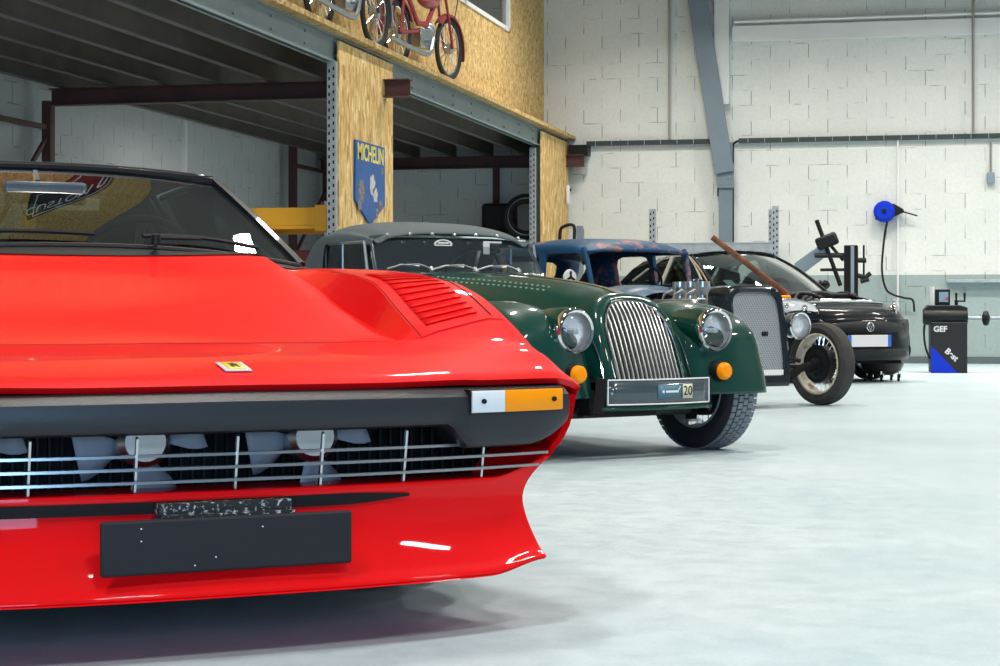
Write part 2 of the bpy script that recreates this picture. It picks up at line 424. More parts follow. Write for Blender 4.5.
ft = empty('steel_edge_beam', (-5, 10, 2.76), 0, 'long grey green steel channel along the front edge of the mezzanine', 'beam')
fbo = fb.build('channel', M_greenbeam, ft, smooth=0); fbo.matrix_parent_inverse = Matrix.Translation((5, -10, -2.76))
bo = MB()
for i in range(24):
    y = 6+i*.8
    for dz in (-.05, .05): bo.cyl((-4.995, y, 2.87+dz), (-4.98, y, 2.87+dz), .011, n=6)
b_ = bo.build('bolts', M_steel, ft); b_.matrix_parent_inverse = Matrix.Translation((5, -10, -2.76)); b_['kind'] = 'stuff'
ordn = ['first','second','third','fourth','fifth','sixth','seventh','eighth']
for i in range(6):
    x = -5.48-i*.52
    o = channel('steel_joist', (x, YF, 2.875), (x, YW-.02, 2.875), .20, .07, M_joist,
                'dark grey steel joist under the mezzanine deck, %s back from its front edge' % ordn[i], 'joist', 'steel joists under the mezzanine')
def xbeam(y, x0, x1, label):
    return channel('crossbeam', (x0, y, 2.69), (x1, y, 2.69), .16, .12, M_darkred, label, 'beam', 'dark red crossbeams under the mezzanine', axis='x')
xbeam(16.9, -8.20, -4.70, 'dark red crossbeam whose end sticks out past the nearer OSB clad post')
xbeam(25.55, -8.38, -4.70, 'dark red crossbeam at the back block wall, end beside the further OSB post')
xbeam(7.6, -8.40, -5.1, 'dark red crossbeam nearest the camera under the mezzanine')
# end plates on beams that stick out
# OSB clad posts with a perforated upright
def osb_post(y0, y1, label):
    p = empty('clad_post', (-5.0, (y0+y1)/2, 0), 0, label, 'post', 'OSB clad posts under the mezzanine')
    inv = Matrix.Translation((5.0, -(y0+y1)/2, 0))
    o = MB().bb((-4.962, y0, 0), (-4.940, y1, 2.94)).build('cladding_board', OSB_P, p, bevel=.002); o.matrix_parent_inverse = inv
    for ya in (y0+.05, y1-.13):
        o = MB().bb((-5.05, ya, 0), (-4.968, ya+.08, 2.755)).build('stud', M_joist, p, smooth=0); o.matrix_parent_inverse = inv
def perf_upright(x, y, h, label, group, w=.075, z0=0, face='y', m=None):
    """perforated rack upright: folded steel strip, holes as dark recesses"""
    p = empty('rack_upright', (x, y, z0), 0, label, 'upright', group)
    mb = MB()
    poly = [(-w/2, .03), (-w/2, -.025), (w/2, -.025), (w/2, .03), (w/2-.006, .03), (w/2-.006, -.019), (-w/2+.006, -.019), (-w/2+.006, .03)]
    mb.prism(poly, 'z', 0, h)
    mb.build('channel', m or M_galv, p, smooth=0)
    hb = MB(); k = 0; z = .08
    while z < h-.05:
        for sx in (-.019, .019):
            hb.prism([(sx-.007, z-.014+(.02 if sx > 0 else 0)), (sx+.007, z-.014+(.02 if sx > 0 else 0)), (sx+.007, z+.014+(.02 if sx > 0 else 0)), (sx-.007, z+.014+(.02 if sx > 0 else 0))], 'y', -.0265, -.0245)
        z += .065
    o = hb.build('holes', M_matte, p, smooth=0); o['kind'] = 'stuff'
    return p
osb_post(15.55, 17.17, 'wide OSB clad post carrying the blue enamel sign')
osb_post(23.92, 25.70, 'OSB clad post at the far end of the mezzanine by the back wall')
perf_upright(-4.985, 15.495, 2.76, 'tall perforated grey upright at left edge of the OSB post with the blue sign', 'perforated uprights')
perf_upright(-5.03, 23.80, 2.72, 'tall perforated grey upright beside the far OSB post', 'perforated uprights')

# enamel sign
s = empty('enamel_sign', (-4.92, 16.395, 1.43), R(90), 'blue shield shaped enamel advertising sign with yellow lettering on OSB post', 'sign')
w, h = .455, .72
MB().prism([(-w, .20), (0, 0), (w, .20), (w*.97, h), (-w*.97, h)], 'y', .0, .018).build('panel', M_bluesign, s, bevel=.003)
text('lettering', 'MICHELIN', .20, (0, -.002, h-.10), (R(90),0,0), M_yellow, s, .001, .96, .004, sx=.92)
blob = MB(); r9 = random.Random(3)
for cx, cz, rr in ((-.27,.30,.10), (.20,.12,.05), (-.33,.17,.06), (.36,.5,.035), (.30,.2,.05)):
    n = 18; ps = [(cx+math.cos(2*math.pi*k/n)*rr*(.6+.6*r9.random()), cz+math.sin(2*math.pi*k/n)*rr*(.6+.6*r9.random())) for k in range(n)]
    MB().prism(ps, 'y', -.001, .002).build('rust_patch', MATS.get('we') or MATS.setdefault('we', mixmat('worn_enamel', (.25,.27,.28), (.18,.09,.05), 30, .45, .6, .7)), s)
blob = MB()
for cx, cz, rr in ((.05,.36,.085), (.14,.27,.075)):
    n = 18; ps = [(cx+math.cos(2*math.pi*k/n)*rr*(.7+.5*r9.random()), cz+math.sin(2*math.pi*k/n)*rr*(.7+.5*r9.random())) for k in range(n)]
    blob.prism(ps, 'y', -.001, .002)
blob.build('pale_patches', mat('bare_white_enamel', (.62,.63,.60), .5, var=.3, vscale=30), s)
# banner on the upper OSB wall (outside the frame; the red car mirrors it)
bn = empty('wall_banner', (-5.27, 13.3, 7.2), R(90), 'dark banner with white lettering hung on the upper OSB wall, mirrored in the red car', 'banner')
MB().bb((-1.6, 0, 0), (1.6, .03, 1.1)).build('panel', mat('dark_banner', (.012,.010,.012), .5), bn)
text('lettering', 'CUSTOM GARAGE', .42, (0, -.004, .72), (R(90),0,0), M_white, bn, .001)
b4 = MB(); b4.bb((-1.5,-.004,.08),(1.5,0,.10)); b4.bb((-1.5,-.004,1.0),(1.5,0,1.02)); b4.bb((-1.5,-.004,.08),(-1.48,0,1.02)); b4.bb((1.48,-.004,.08),(1.5,0,1.02))
b4.build('border', M_white, bn)

# pallet rack with yellow beam under the mezzanine
def frame_rack(x0, x1, y, h, m, label, name='steel_rack'):
    r0 = empty(name, (x0, y, 0), 0, label, 'rack', 'dark red rack frames under the mezzanine')
    L = x1-x0
    for xx in (0, L): MB().bb((xx-.05, -.04, 0), (xx+.05, .04, h)).build('upright', m, r0, bevel=.004)
    mb = MB()
    for z in (.3, 1.3, h-.32): mb.bar((0, 0, z), (L, 0, z-.06), .04, .05)
    mb.bar((0, 0, .35), (L, 0, 1.25), .03, .04); mb.bar((L, 0, 1.35), (0.05, 0, h-.4) if False else (.12, 0, h-.9), .03, .04); mb.bar((L, 0, h-.4), (.25, 0, 1.3), .03, .04)
    mb.build('bracing', m, r0)
    return r0
def frame_rack_y(y0, y1, x, h, label):
    r0 = empty('steel_rack', (x, y0, 0), 0, label, 'rack', 'dark red rack frames under the mezzanine')
    L = y1-y0
    for yy in (0, L): MB().bb((-.045, yy-.05, 0), (.045, yy+.05, h)).build('upright', M_darkred, r0, bevel=.004)
    mb = MB()
    for z in (.3, 1.3, h-.25): mb.bar((0, 0, z), (0, L, z), .03, .05)
    mb.bar((0, 0, .35), (0, L, 1.25), .03, .04); mb.bar((0, 0, 1.35), (0, L, 2.35), .03, .04)
    mb.build('bracing', M_darkred, r0); return r0
frame_rack_y(15.8, 16.93, -8.25, 2.66, 'dark red rack frame against the left block wall at photo left edge')
frame_rack_y(23.9, 25.3, -8.22, 2.82, 'dark red rack frame in the far left corner under the mezzanine')
tag(MB().bb((-5.97, 25.62, 0), (-5.89, 25.70, 2.62)).build('steel_post', M_darkred, bevel=.004), 'slim dark steel post against the back block wall under the mezzanine', 'post')
for y, lb in ((20.6, 'slim grey conduit strip on the left block wall behind the yellow beam'),):
    tag(MB().bb((XL+.0, y-.03, 0), (XL+.05, y+.03, 2.95)).build('wall_strip', M_white), lb, 'conduit')
yr = empty('pallet_rack', (-6.46, 15.85, 0), 0, 'yellow orange pallet rack beam level with shelf under the mezzanine', 'rack')
for xx in (-1.55, 1.33):
    MB().bb((xx-.045, .0, 0), (xx+.045, .09, 1.62 if xx < 0 else 1.62)).build('upright', M_galv, yr, bevel=.004)
    MB().bb((xx-.045, .95, 0), (xx+.045, 1.04, 1.62)).build('upright', M_galv, yr, bevel=.004)
for yy in (-.04, 1.0):
    mb = MB(); mb.bb((-1.5, yy, 1.41), (1.30, yy+.05, 1.565)); mb.bb((-1.5, yy-.01, 1.38), (1.30, yy+.05, 1.41)); mb.bb((1.22, yy-.014, 1.36), (1.33, yy, 1.585))
    mb.build('beam', M_orange, yr, bevel=.004)
MB().bb((-1.5, .0, .93), (1.30, 1.0, .97)).build('shelf', M_darkred, yr)
rb = empty('crate', (-5.86, 16.4, .97), R(4), 'dark red open crate on the rack shelf below the yellow beam', 'crate')
mb = MB()
for a in ((-.45,-.3,-.45+.02,.3),(.43,-.3,.45,.3),(-.45,-.3,.45,-.28),(-.45,.28,.45,.3)): mb.bb((a[0],a[1],0),(a[2],a[3],.24))
mb.bb((-.45,-.3,0),(.45,.3,.02)); mb.build('box', mat('dark_red_crate', (.22,.03,.025), .6), rb)
tag(MB().ell((-5.62, 16.35, 1.09), (.13,.12,.10)).build('orange_bundle', mat('orange_cloth', (.75,.2,.03), .8, bump=.6, bscale=20)), 'orange cloth bundle lying in the dark red crate', 'bundle')
tag(MB().box((-6.02, 16.4, 1.25), (.36,.05,.30), Matrix.Rotation(R(28), 3, 'Y')).build('cardboard_sheet', osb('card', (0,0,0), .6)), 'slanted brown board standing in the dark red crate', 'board')
# shelf with tyre and seat at the far end below the mezzanine
sh = empty('storage_rack', (-5.8, 25.1, 0), 0, 'low timber topped rack beside the far OSB post carrying a tyre and seat', 'rack')
MB().bb((-.75, -.45, 1.56), (.68, .45, 1.60)).build('shelf', OSB_F, sh)
for xx, yy in ((-.7,-.4),(.63,-.4),(-.7,.4),(.63,.4)): MB().bb((xx-.025, yy-.025, 0), (xx+.025, yy+.025, 1.56)).build('leg', M_galv, sh)
def seatobj():
    t = empty('car_seat', (-5.76, 25.15, 1.60), R(14), 'old dark padded car seat on the rack beside the far OSB post', 'seat')
    mb = MB(); mb.bb((-.25,-.25,0),(.25,.28,.16)); mb.build('cushion', M_leather, t, bevel=.05)
    mb = MB(); mb.box((0,.24,.30),(.48,.12,.46), Matrix.Rotation(R(-14),3,'X')); mb.build('backrest', M_leather, t, bevel=.05)
seatobj()
def loose_tyre(loc, tilt, label, Rr=.30, w=.17):
    t = empty('tyre', loc, 0, label, 'tyre'); t.rotation_euler = tilt
    pr = [(Rr*.62,-w*.38),(Rr*.75,-w*.5),(Rr*.93,-w*.48),(Rr,-w*.36),(Rr*1.01,0),(Rr,w*.36),(Rr*.93,w*.48),(Rr*.75,w*.5),(Rr*.62,w*.38),(Rr*.6,w*.30),(Rr*.8,w*.42),(Rr*.93,.3*w),(Rr*.93,-.3*w),(Rr*.8,-w*.42),(Rr*.6,-w*.30)]
    MB().lathe(pr, (0,0,0), (0,1,0), 40, closed=True).build('tread', M_rubber, t)
    MB().torus((0,-w*.5,0),(0,1,0),Rr*.80,.004).build('sidewall_ring', M_alu, t)
loose_tyre((-5.33, 24.80, 1.905), (R(-3), 0, R(14)), 'worn black tyre leaning on the dark seat on the rack')

# ---- back wall fittings
col = empty('steel_column', (-2.82, YW-.12, 0), 0, 'blue grey steel column on the back wall carrying a diagonal strut', 'column')
mb = MB(); mb.bb((-.09, -.06, 0), (.09, -.045, 2.9)); mb.bb((-.09, .10, 0), (.09, .115, 2.9)); mb.bb((-.01,-.05,0),(.01,.11,2.9)); mb.build('profile', M_bluegrey, col, smooth=0)
MB().bb((-.11,-.09,2.30),(.11,-.06,2.62)).build('joint_plate', M_bluegrey, col, bevel=.003)
bo = MB()
for zz in (2.36, 2.44, 2.54):
    for xx in (-.06, .06): bo.cyl((xx,-.10,zz),(xx,-.09,zz),.012,n=6)
bo.build('bolts', M_steel, col)
tag(MB().bar((-2.83, YW-.22, 2.50), (-3.31, YW-.22, 5.6), .25, .06, (0,1,0)).build('diagonal_strut', M_bluegrey, bevel=.004), 'blue grey diagonal steel strut rising left from the column on the back wall', 'strut')
def wpipe(pts, r, m, label, nm='pipe', cat_='pipe'):
    return tag(MB().tube(pts, r, 8).build(nm, m), label, cat_)
y = YW-.05
wpipe([(-3.58, y, 3.0), (-3.58, y, ZC)], .02, M_alu, 'thin vertical grey pipe high on the back wall left of the diagonal strut')
wpipe([(.35, y-.08, 2.97), (.35, y-.08, ZC)], .02, M_alu, 'thin vertical pipe high on the back wall at photo right')
wpipe([(-2.72, y-.03, 4.50), (XR, y-.03, 4.52)], .022, M_white, 'white pipe running along the top of the concrete ring beam')
def tray(x0, x1, z, label):
    o = empty('cable_tray', (x0, YW-.05, z), 0, label, 'cable tray', 'dark cable trays along the back wall')
    MB().bb((0,-.03,-.03),(x1-x0,.04,.03)).build('tray', mat('dark_cable_tray', (.03,.045,.045), .5), o)
    cl = MB(); k = 0
    while .12+k*.22 < x1-x0: cl.bb((.12+k*.22,-.034,-.031),(.128+k*.22,-.03,.031)); k += 1
    c = cl.build('clips', M_galv, o, smooth=0); c['kind'] = 'stuff'
tray(-4.7, -3.05, 2.93, 'dark cable tray on the back wall left of the blue grey column')
tray(-2.66, XR-.05, 2.93, 'long dark cable tray on the back wall right of the blue grey column')
wpipe(cat([(-3.06,y,2.93),(-2.98,y,2.90),(-2.93,y,2.84),(-2.92,y,2.70),(-2.92,y,2.2)],6), .025, M_black, 'black cable bending down from tray behind the steel column', 'cable', 'cable')
wpipe(cat([(-2.66,y,2.93),(-2.72,y,2.9),(-2.74,y,2.84),(-2.74,y,2.70),(-2.74,y,1.6)],6), .016, M_black, 'thin black cable running down right flange of the steel column', 'cable', 'cable')
cj = empty('beam_stub', (-4.78, 25.60, 2.86), 0, 'black steel stub box at the end of the mezzanine by the back wall', 'bracket'); MB().bb((-.13,-.06,-.10),(.13,.18,.04)).build('plate', M_black, cj, bevel=.005)
MB().bb((-.10,.10,-.34),(.08,.18,-.10)).build('backing_block', M_concrete, cj)
wc = empty('wall_sensor', (-4.915, 25.52, 2.10), R(90), 'small white sensor with dark eye on the far OSB post', 'sensor')
MB().bb((-.05,-.03,0),(.05,.02,.26)).build('housing', M_white, wc, bevel=.02); MB().cyl((0,-.045,.2),(0,-.028,.2),.022).build('lens', M_black, wc)
cd = empty('socket_box', (.57, YW-.03, 2.32), 0, 'grey socket box on a drop pipe on back wall at photo right edge', 'socket')
MB().bb((-.05,-.05,0),(.05,.03,.14)).build('box', M_steel, cd, bevel=.008); MB().tube([(0,0,.14),(0,0,.53)],.014).build('conduit', M_alu, cd)
wpipe([(-.60, y, .0), (-.60, y, 2.90)], .012, M_white, 'thin white vertical conduit beside the blue hose reel')
tag(MB().bb((.02, YW-.12, 1.045), (XR-.1, YW, 1.085)).build('handrail', M_galv, bevel=.004), 'grey horizontal rail on the back wall behind the wheel balancer', 'rail')
# hose reel
hr = empty('hose_reel', (-.77, YW-.02, 1.97), 0, 'round blue hose reel with dark hose on the back wall', 'hose reel')
MB().lathe([(0,-.20),(.10,-.20),(.135,-.17),(.14,-.10),(.14,-.04),(.11,0),(0,0)], (0,0,0), (0,1,0), 32).build('drum_cover', M_blue, hr)
MB().prism([(-.12,-.10),(.02,-.14),(.14,-.06),(.26,-.01),(.24,.03),(.12,.10),(-.10,.10)],'y',-.13,-.05).build('bracket', M_black, hr, bevel=.01)
MB().cyl((0,-.215,0),(0,-.20,0),.03,n=12).build('hub', M_black, hr)
MB().tube(cat([(.04,-.12,-.12),(.0,-.12,-.35),(-.03,-.1,-.75),(.02,-.1,-1.0),(.12,-.1,-1.08),(.25,-.1,-1.12),(.36,-.1,-1.15),(.38,-.1,-1.3)],8),.014).build('hose', M_black, hr)
MB().tube([(.22,-.09,0),(.42,-.09,-.06)],.01).build('nozzle', M_black, hr)
# low grey rack in front of the back wall
lr = empty('grey_rack', (-3.64, YW-1.2, 0), 0, 'low grey steel rack with perforated uprights before the back wall', 'rack')
def pu(px, py, h, dx):
    u = MB(); u.prism([(px-.04,py+.04),(px-.04,py-.03),(px+.04,py-.03),(px+.04,py+.04),(px+.032,py+.04),(px+.032,py-.022),(px-.032,py-.022),(px-.032,py+.04)],'z',0,h)
    o = u.build('upright', M_galv, lr, smooth=0)
    hb = MB(); z = .1
    while z < h-.03: hb.bb((px-.028,py-.0315,z),(px-.012,py-.0295,z+.03)); hb.bb((px+.012,py-.0315,z+.02),(px+.028,py-.0315+.002,z+.05)); z += .075
    q = hb.build('holes', M_matte, o, smooth=0); q['kind'] = 'stuff'
pu(.0,0,1.98,0); pu(-.12,.85,1.99,0); pu(1.56,0,2.0,0); pu(1.44,.85,2.0,0)
mb = MB(); mb.bb((.0,-.05,1.43),(1.53,-.0,1.54)); mb.bb((.0,-.055,1.53),(1.53,.03,1.545)); mb.build('beam', M_galv, lr)
MB().bb((.0,.80,1.43),(1.46,.85,1.54)).build('beam', M_galv, lr)
MB().bar((0,0,.3),(-.12,.85,1.2),.03,.03).build('brace', M_galv, lr); MB().bar((1.56,0,.3),(1.44,.85,1.2),.03,.03).build('brace', M_galv, lr)
# bent black hook by the far post
tag(MB().tube(cat([(-4.90,24.9,0.0),(-4.90,24.9,1.2),(-4.90,24.9,1.68),(-4.85,24.9,1.78),(-4.72,24.9,1.79),(-4.71,24.9,1.6),(-4.71,24.9,1.2),(-4.71,24.9,.0)],6),.022).build('bent_hose', M_black), 'bent black hose hoop standing above the blue car roof by the far post', 'hose')
tag(MB().bb((-4.68,24.88,0),(-4.60,24.96,1.79)).build('dark_post', M_bluegrey, bevel=.004), 'short dark post beside the bent hose at the back wall', 'post')

# ---- wheel balancer
wb = empty('wheel_balancer', (0, 21.95, 0), R(4), 'black wheel balancing machine with blue corner at the back wall', 'machine')
MB().bb((-.155,-.1,0),(.23,.42,.56)).build('cabinet', mat('anthracite_cabinet', (.018,.019,.022), .5, spec=.3), wb, bevel=.008)
MB().prism([(-.158,.0),(.13,.0),(-.158,.30)],'y',-.104,-.10).build('blue_corner', M_blue, wb)
mb = MB(); mb.lathe([(0,-.24),(.07,-.24),(.085,-.22),(.085,.22),(.07,.24),(0,.24)],(.0,.0,.61),(1,0,0),20)
mb.build('roller_cover', M_black, wb)
MB().prism([(-.22,.60),(.24,.60),(.24,.72),(.16,.745),(-.18,.745),(-.22,.70)],'y',-.02,.42).build('tray_top', M_black, wb, bevel=.01)
d = MB().bb((-.10,.10,.745),(.06,.20,.92)).build('display', M_black, wb, bevel=.008)
MB().bb((-.06,.095,.78),(.04,.10,.89)).build('screen', mat('display_glass', (.18,.24,.24), .15), d); MB().bb((.01,.092,.80),(.04,.096,.83)).build('button', mat('red_button', (.5,.06,.05), .4), d)
MB().cyl((-.135,.1,.745),(-.135,.1,.95),.025).build('spray_can', M_plate_w, wb)
mb = MB(); mb.tube([(.13,.15,.74),(.13,.15,.80)],.02); mb.tube([(.13,.15,.88),(.13,.15,.79),(.22,.15,.79),(.22,.15,.88)],.014); mb.build('tool_holder', M_black, wb)
MB().tube([(.23,.1,.60),(.62,.1,.60)],.022,16).build('shaft', M_steel, wb); MB().lathe([(.02,-.05),(.075,-.03),(.085,.0),(.075,.02),(.02,.04)],(.45,.1,.60),(1,0,0),24).build('clamp_cone', M_black, wb)
text('lettering', 'GEF', .085, (-.06,-.107,.48), (R(90),0,0), M_plate_w, wb, .001, 1, .003)
text('lettering', 'Best', .09, (.06,-.107,.20), (R(90),R(42),0), M_plate_w, wb, .001, 1, .003)
MB().tube(cat([(-.18,.1,.58),(-.22,.12,.5),(-.21,.12,.3),(-.16,.1,.15)],6),.012).build('cable', M_black, wb)

# ---- tyre changer
tc = empty('tyre_changer', (-1.2, 23.3, 0), 0, 'black tyre changing machine with tilted arm behind the black car', 'machine')
MB().bb((-.55,-.35,0),(.30,.45,.62)).build('cabinet', M_black, tc, bevel=.02)
MB().lathe([(.0,.62),(.14,.62),(.14,.70),(.28,.72),(.28,.745),(.0,.745)],(-.25,0,0),(0,0,1),28).build('turntable', M_steel, tc)
MB().bb((.03,.05,.62),(.19,.22,1.46)).build('column', M_matte, tc, bevel=.01)
MB().bb((.11,.045,.62),(.15,.05,1.45)).build('column_rib', M_steel, tc)
MB().box((-.17,.1,1.51),(.26,.18,.15), Matrix.Rotation(R(-22),3,'Y')).build('arm_head', M_black, tc, bevel=.03)
MB().tube([(-.29,.05,1.76),(-.01,.05,.98)],.026,14).build('tool_shaft', M_matte, tc)
mb = MB(); mb.tube([(-.31,.02,1.34),(.05,.1,1.34)],.03); mb.tube([(-.25,.1,1.17),(.05,.1,1.17)],.018); mb.tube([(-.12,.12,1.45),(.02,.12,1.28)],.02); mb.build('guide_rods', M_black, tc)
MB().bar((-.52,.2,1.18),(-.2,.2,1.42),.05,.16,(0,0,1)).build('side_arm', M_steel, tc, bevel=.01)
mb = MB(); mb.tube([(.26,.1,1.46),(.26,.1,1.02)],.012); mb.tube([(.19,.1,1.10),(.28,.1,1.08),(.34,.1,1.13)],.028); mb.tube([(.19,.1,1.28),(.29,.1,1.28)],.03); mb.tube([(.22,.1,1.03),(.32,.1,1.06)],.03); mb.build('levers', M_black, tc)
# ------------------------------------------------------------------ wheels
def tyre_prof(Rr, w, ri):
    return [(ri,-w*.40),(ri+.02,-w*.46),((ri+Rr)/2,-w*.52),(Rr-.025,-w*.47),(Rr-.006,-w*.38),(Rr,-w*.2),(Rr,w*.2),(Rr-.006,w*.38),(Rr-.025,w*.47),((ri+Rr)/2,w*.52),(ri+.02,w*.46),(ri,w*.40),(ri-.004,w*.2),(ri-.004,-w*.2)]
def tread_mat():
    m = bpy.data.materials.new('tyre_tread'); m.use_nodes = True; nt = m.node_tree; b = nt.nodes['Principled BSDF']
    tc = N(nt, 'ShaderNodeTexCoord'); mp = N(nt, 'ShaderNodeMapping'); nt.links.new(tc.outputs['Object'], mp.inputs[0])
    vo = N(nt, 'ShaderNodeTexVoronoi', **{'Scale': 30.0}); nt.links.new(mp.outputs[0], vo.inputs['Vector'])
    b.inputs['Base Color'].default_value = (.06,.065,.07,1); b.inputs['Roughness'].default_value = .7
    return m
M_block = mat('tread_rubber', (.15,.175,.20), .65)
M_whitewall = mat('dusty_tyre', (.33,.31,.27), .8, var=.35, vscale=12)
def wheel(parent, x, y, Rr, w, ri, style, side, m_tyre=M_rubber, m_rim=M_alu, name='wheel'):
    """side +1: outer face towards +x"""
    p = empty(name, (x, y, Rr), parent=parent)
    MB().lathe([(r, side*h) for r, h in tyre_prof(Rr, w, ri)], (0,0,0), (1,0,0), 56, closed=True).build('tyre', m_tyre, p)
    s_ = side
    MB().lathe([(ri, -w*.42*s_), (ri-.012, -w*.40*s_), (ri-.02, -w*.2*s_), (ri-.02, w*.25*s_), (ri-.012, w*.42*s_), (ri+.004, w*.44*s_)], (0,0,0), (1,0,0), 48).build('rim', m_rim, p, solid=.004)
    if style == 'wire':
        mb = MB(); n = 48
        for k in range(n):
            a = 2*math.pi*k/n; b = a+(.35 if k % 2 else -.35)
            h0 = .06*s_ if (k//2) % 2 else -.03*s_
            mb.tube([(h0, math.cos(a)*.045, math.sin(a)*.045), (w*(.10 if (k//2) % 2 else -.05)*s_, math.cos(b)*(ri-.02), math.sin(b)*(ri-.02))], .0022, 4)
        q = mb.build('spokes', M_chrome, p); q['kind'] = 'stuff'
        MB().lathe([(0,.10*s_),(.03,.09*s_),(.045,.06*s_),(.05,-.05*s_),(0,-.06*s_)],(0,0,0),(1,0,0),20).build('hub', M_chrome, p)
    elif style == 'star':
        mb = MB()
        for k in range(5):
            a = 2*math.pi*k/5
            c, d = math.cos(a), math.sin(a)
            mb.bar((w*.30*s_, c*.03, d*.03), (w*.22*s_, c*(ri-.015), d*(ri-.015)), .022, .075, (1,0,0))
        mb.lathe([(0,w*.36*s_),(.05,w*.34*s_),(.06,w*.2*s_),(0,w*.1*s_)],(0,0,0),(1,0,0),20)
        mb.build('spokes', m_rim, p)
        MB().lathe([(.0,w*.37*s_),(.03,w*.36*s_)],(0,0,0),(1,0,0),16).build('hub_cap', M_black, p)
    MB().cyl((-.05*s_,0,0),(-.02*s_,0,0),ri*.62,n=28).build('brake_disc', M_black, p)
    return p

# ------------------------------------------------------------------ red sports car
F = empty('sports_car', (-1.3632, 3.6457, 0), R(38.9), 'red wedge shaped sports car with black bumper and blank black plate in the foreground', 'car')
F.scale = (1.0625,1,1)
zc = pch([(0,.532),(.03,.546),(.06,.553),(.2,.580),(.43,.606),(.452,.609),(.8,.697),(1.1,.770),(1.36,.838),(1.55,.845),(2.8,.87),(3.6,.885),(4.05,.88),(4.2,.86)])
zv = pch([(0,.536),(.44,.598),(.8,.672),(1.1,.752),(1.36,.80),(1.55,.80),(2.8,.83),(3.6,.87),(4.2,.84)])
zl = pch([(.26,.590),(.28,.597),(.48,.667),(.75,.758),(.91,.777),(1.1,.79),(1.5,.80),(2.5,.80),(3.3,.868),(4.05,.87),(4.2,.85)])
def yfold(x): return .44-.16*max(0,min(1,(abs(x)-.55)/.21))
def flat_(x, y): return zc(y)+.020*(abs(x)/.8)**3*sm(.04,.26,y)
def lid(x, y):
    yf = yfold(x)
    if y <= yf: return flat_(x, y)
    base = flat_(x, yf); yy = y-(yf-.28)*(1-sm(.44,.95,y))
    return base+(zl(yy)-.597) if y < .5 else (base-.597)*(1-sm(.5,.9,y))+zl(yy)
def fz(x, y):
    x = abs(x); c = zc(y)
    k = sm(.435, .50, y)
    return pch([(0,c),(.30,c-.001),(.48,c-.004*k+.002*(1-k)),(.532,zv(y)*k+flat_(.532,y)*(1-k)),(.570,(lid(.570,y)-.006)*k+flat_(.570,y)*(1-k)),(.61,lid(.61,y)-.001*k),(.66,lid(.66,y)),(.72,lid(.72,y)),(.76,lid(.76,y)-.004),(.80,lid(.80,y)-.022)])(x)
xs_ = pch([(.13,.765),(.3,.795),(.45,.845),(.52,.86),(.62,.852),(.72,.83),(.85,.80)])
def sweep(x, y=0):
    return .125*(abs(x)/.8)**2.6*(1-sm(.0, .6, y))
ARCH = (.97, 3.31)
def fzb(y):
    b = pch([(0,.30),(.05,.29),(.15,.27),(.3,.235),(.55,.20),(.7,.17),(3.6,.17),(3.8,.20),(4.2,.30)])(y)
    for c in ARCH:
        d = abs(y-c)
        if d < .345: b = max(b, .315+math.sqrt(.345**2-d*d))
    return b
ys = [0.0, .012, .03, .06, .10]
v = .14
while v < 4.18: ys.append(round(v, 4)); v += .04
ys += [4.185, 4.2]
for c in ARCH:
    for k in range(0, 13):
        a = math.pi*k/12; ys.append(c-.345*math.cos(a))
    ys += [c-.3455, c+.3455]
ys = sorted(set(round(q, 4) for q in ys if True))
ys = [q for i, q in enumerate(ys) if i == 0 or q-ys[i-1] > .0004]
ys = sorted(ys+[.446, .449, .455, .458])
xfr = pch([(.27,.655),(.30,.668),(.34,.722),(.38,.762),(.43,.784),(.53,.795),(.6,.80)])
XT = [0,.08,.16,.24,.32,.40,.45,.49,.532,.570,.61,.66,.70,.74,.775,.80]
ST = [.08,.18,.3,.42,.55,.7,.85,1.0]
rows = []
for q in ys:
    row = []
    for x in XT:
        z = fz(x, q)
        if .4475 < q < .4565 and x < .80: z -= .005
        row.append((x, q+.03+sweep(x, q), z))
    zs = row[-1][2]; zb = min(fzb(q), zs-.03)
    for t_ in ST:
        z = zs+(zb-zs)*t_
        nosein = .085*(1-sm(0, .40, q))
        x = .80*(1-sm(0,.3,t_))+xs_(z)*sm(0,.3,t_); fk = 1-sm(0,.45,q); x = x*(1-fk)+xfr(z)*fk
        row.append((x, q+.03+sweep(.8, q)+.04*t_*fk, z))
    rows.append(row)
# nose lip turning under
lip = [(x, y_+.012, z-.012) for x, y_, z in rows[0][:len(XT)]]; lip += [(x-.01, y_+.012, z) for x, y_, z in rows[0][len(XT):]]
lip2 = [(x, y_+.06, z-.004) for x, y_, z in lip]
rows = [lip2, lip]+rows
def sk(i, j):
    yy = rows[i][0][1]
    if 1.53 < yy < 2.80 and j < XT.index(.66): return True
    return False
body = MB().grid(rows, sk).mirror()
# rear panel
last = rows[-1]; top = [(x,y_,z) for x,y_,z in last]
for sgn in (1,-1):
    body.grid([[(sgn*x,y_,z) for x,y_,z in top], [(sgn*x*.97,y_+.02,z*.5+.17) for x,y_,z in top], [(sgn*x*.95,y_,.26) for x,y_,z in top]])
body.build('body', M_red, F, smooth=17)
# lids outline grooves, dark shut lines of the pop-up lamps
mb = MB()
def onsurf(x, y, dz=.001): return (x, y+.03+sweep(x, y), fz(x, y)+dz)
for sg in (1, -1):
    pts = [onsurf(sg*x_, .452, .0005) for x_ in [.0+.05*k for k in range(12)]]
    mb.tube([ (p[0],p[1],p[2]-.003) for p in pts], .0022, 5)
    ed = [onsurf(sg*(.755), .48+.04*k, -.0005) for k in range(14)]
    mb.tube([(sg*.755, p[1], p[2]-.001) for p in ed], .0016, 5)
    ed = [onsurf(sg*(.574), .46+.04*k, -.0005) for k in range(16)]
    mb.tube(ed, .0012, 5)
mb.build('shut_lines', M_matte, F)
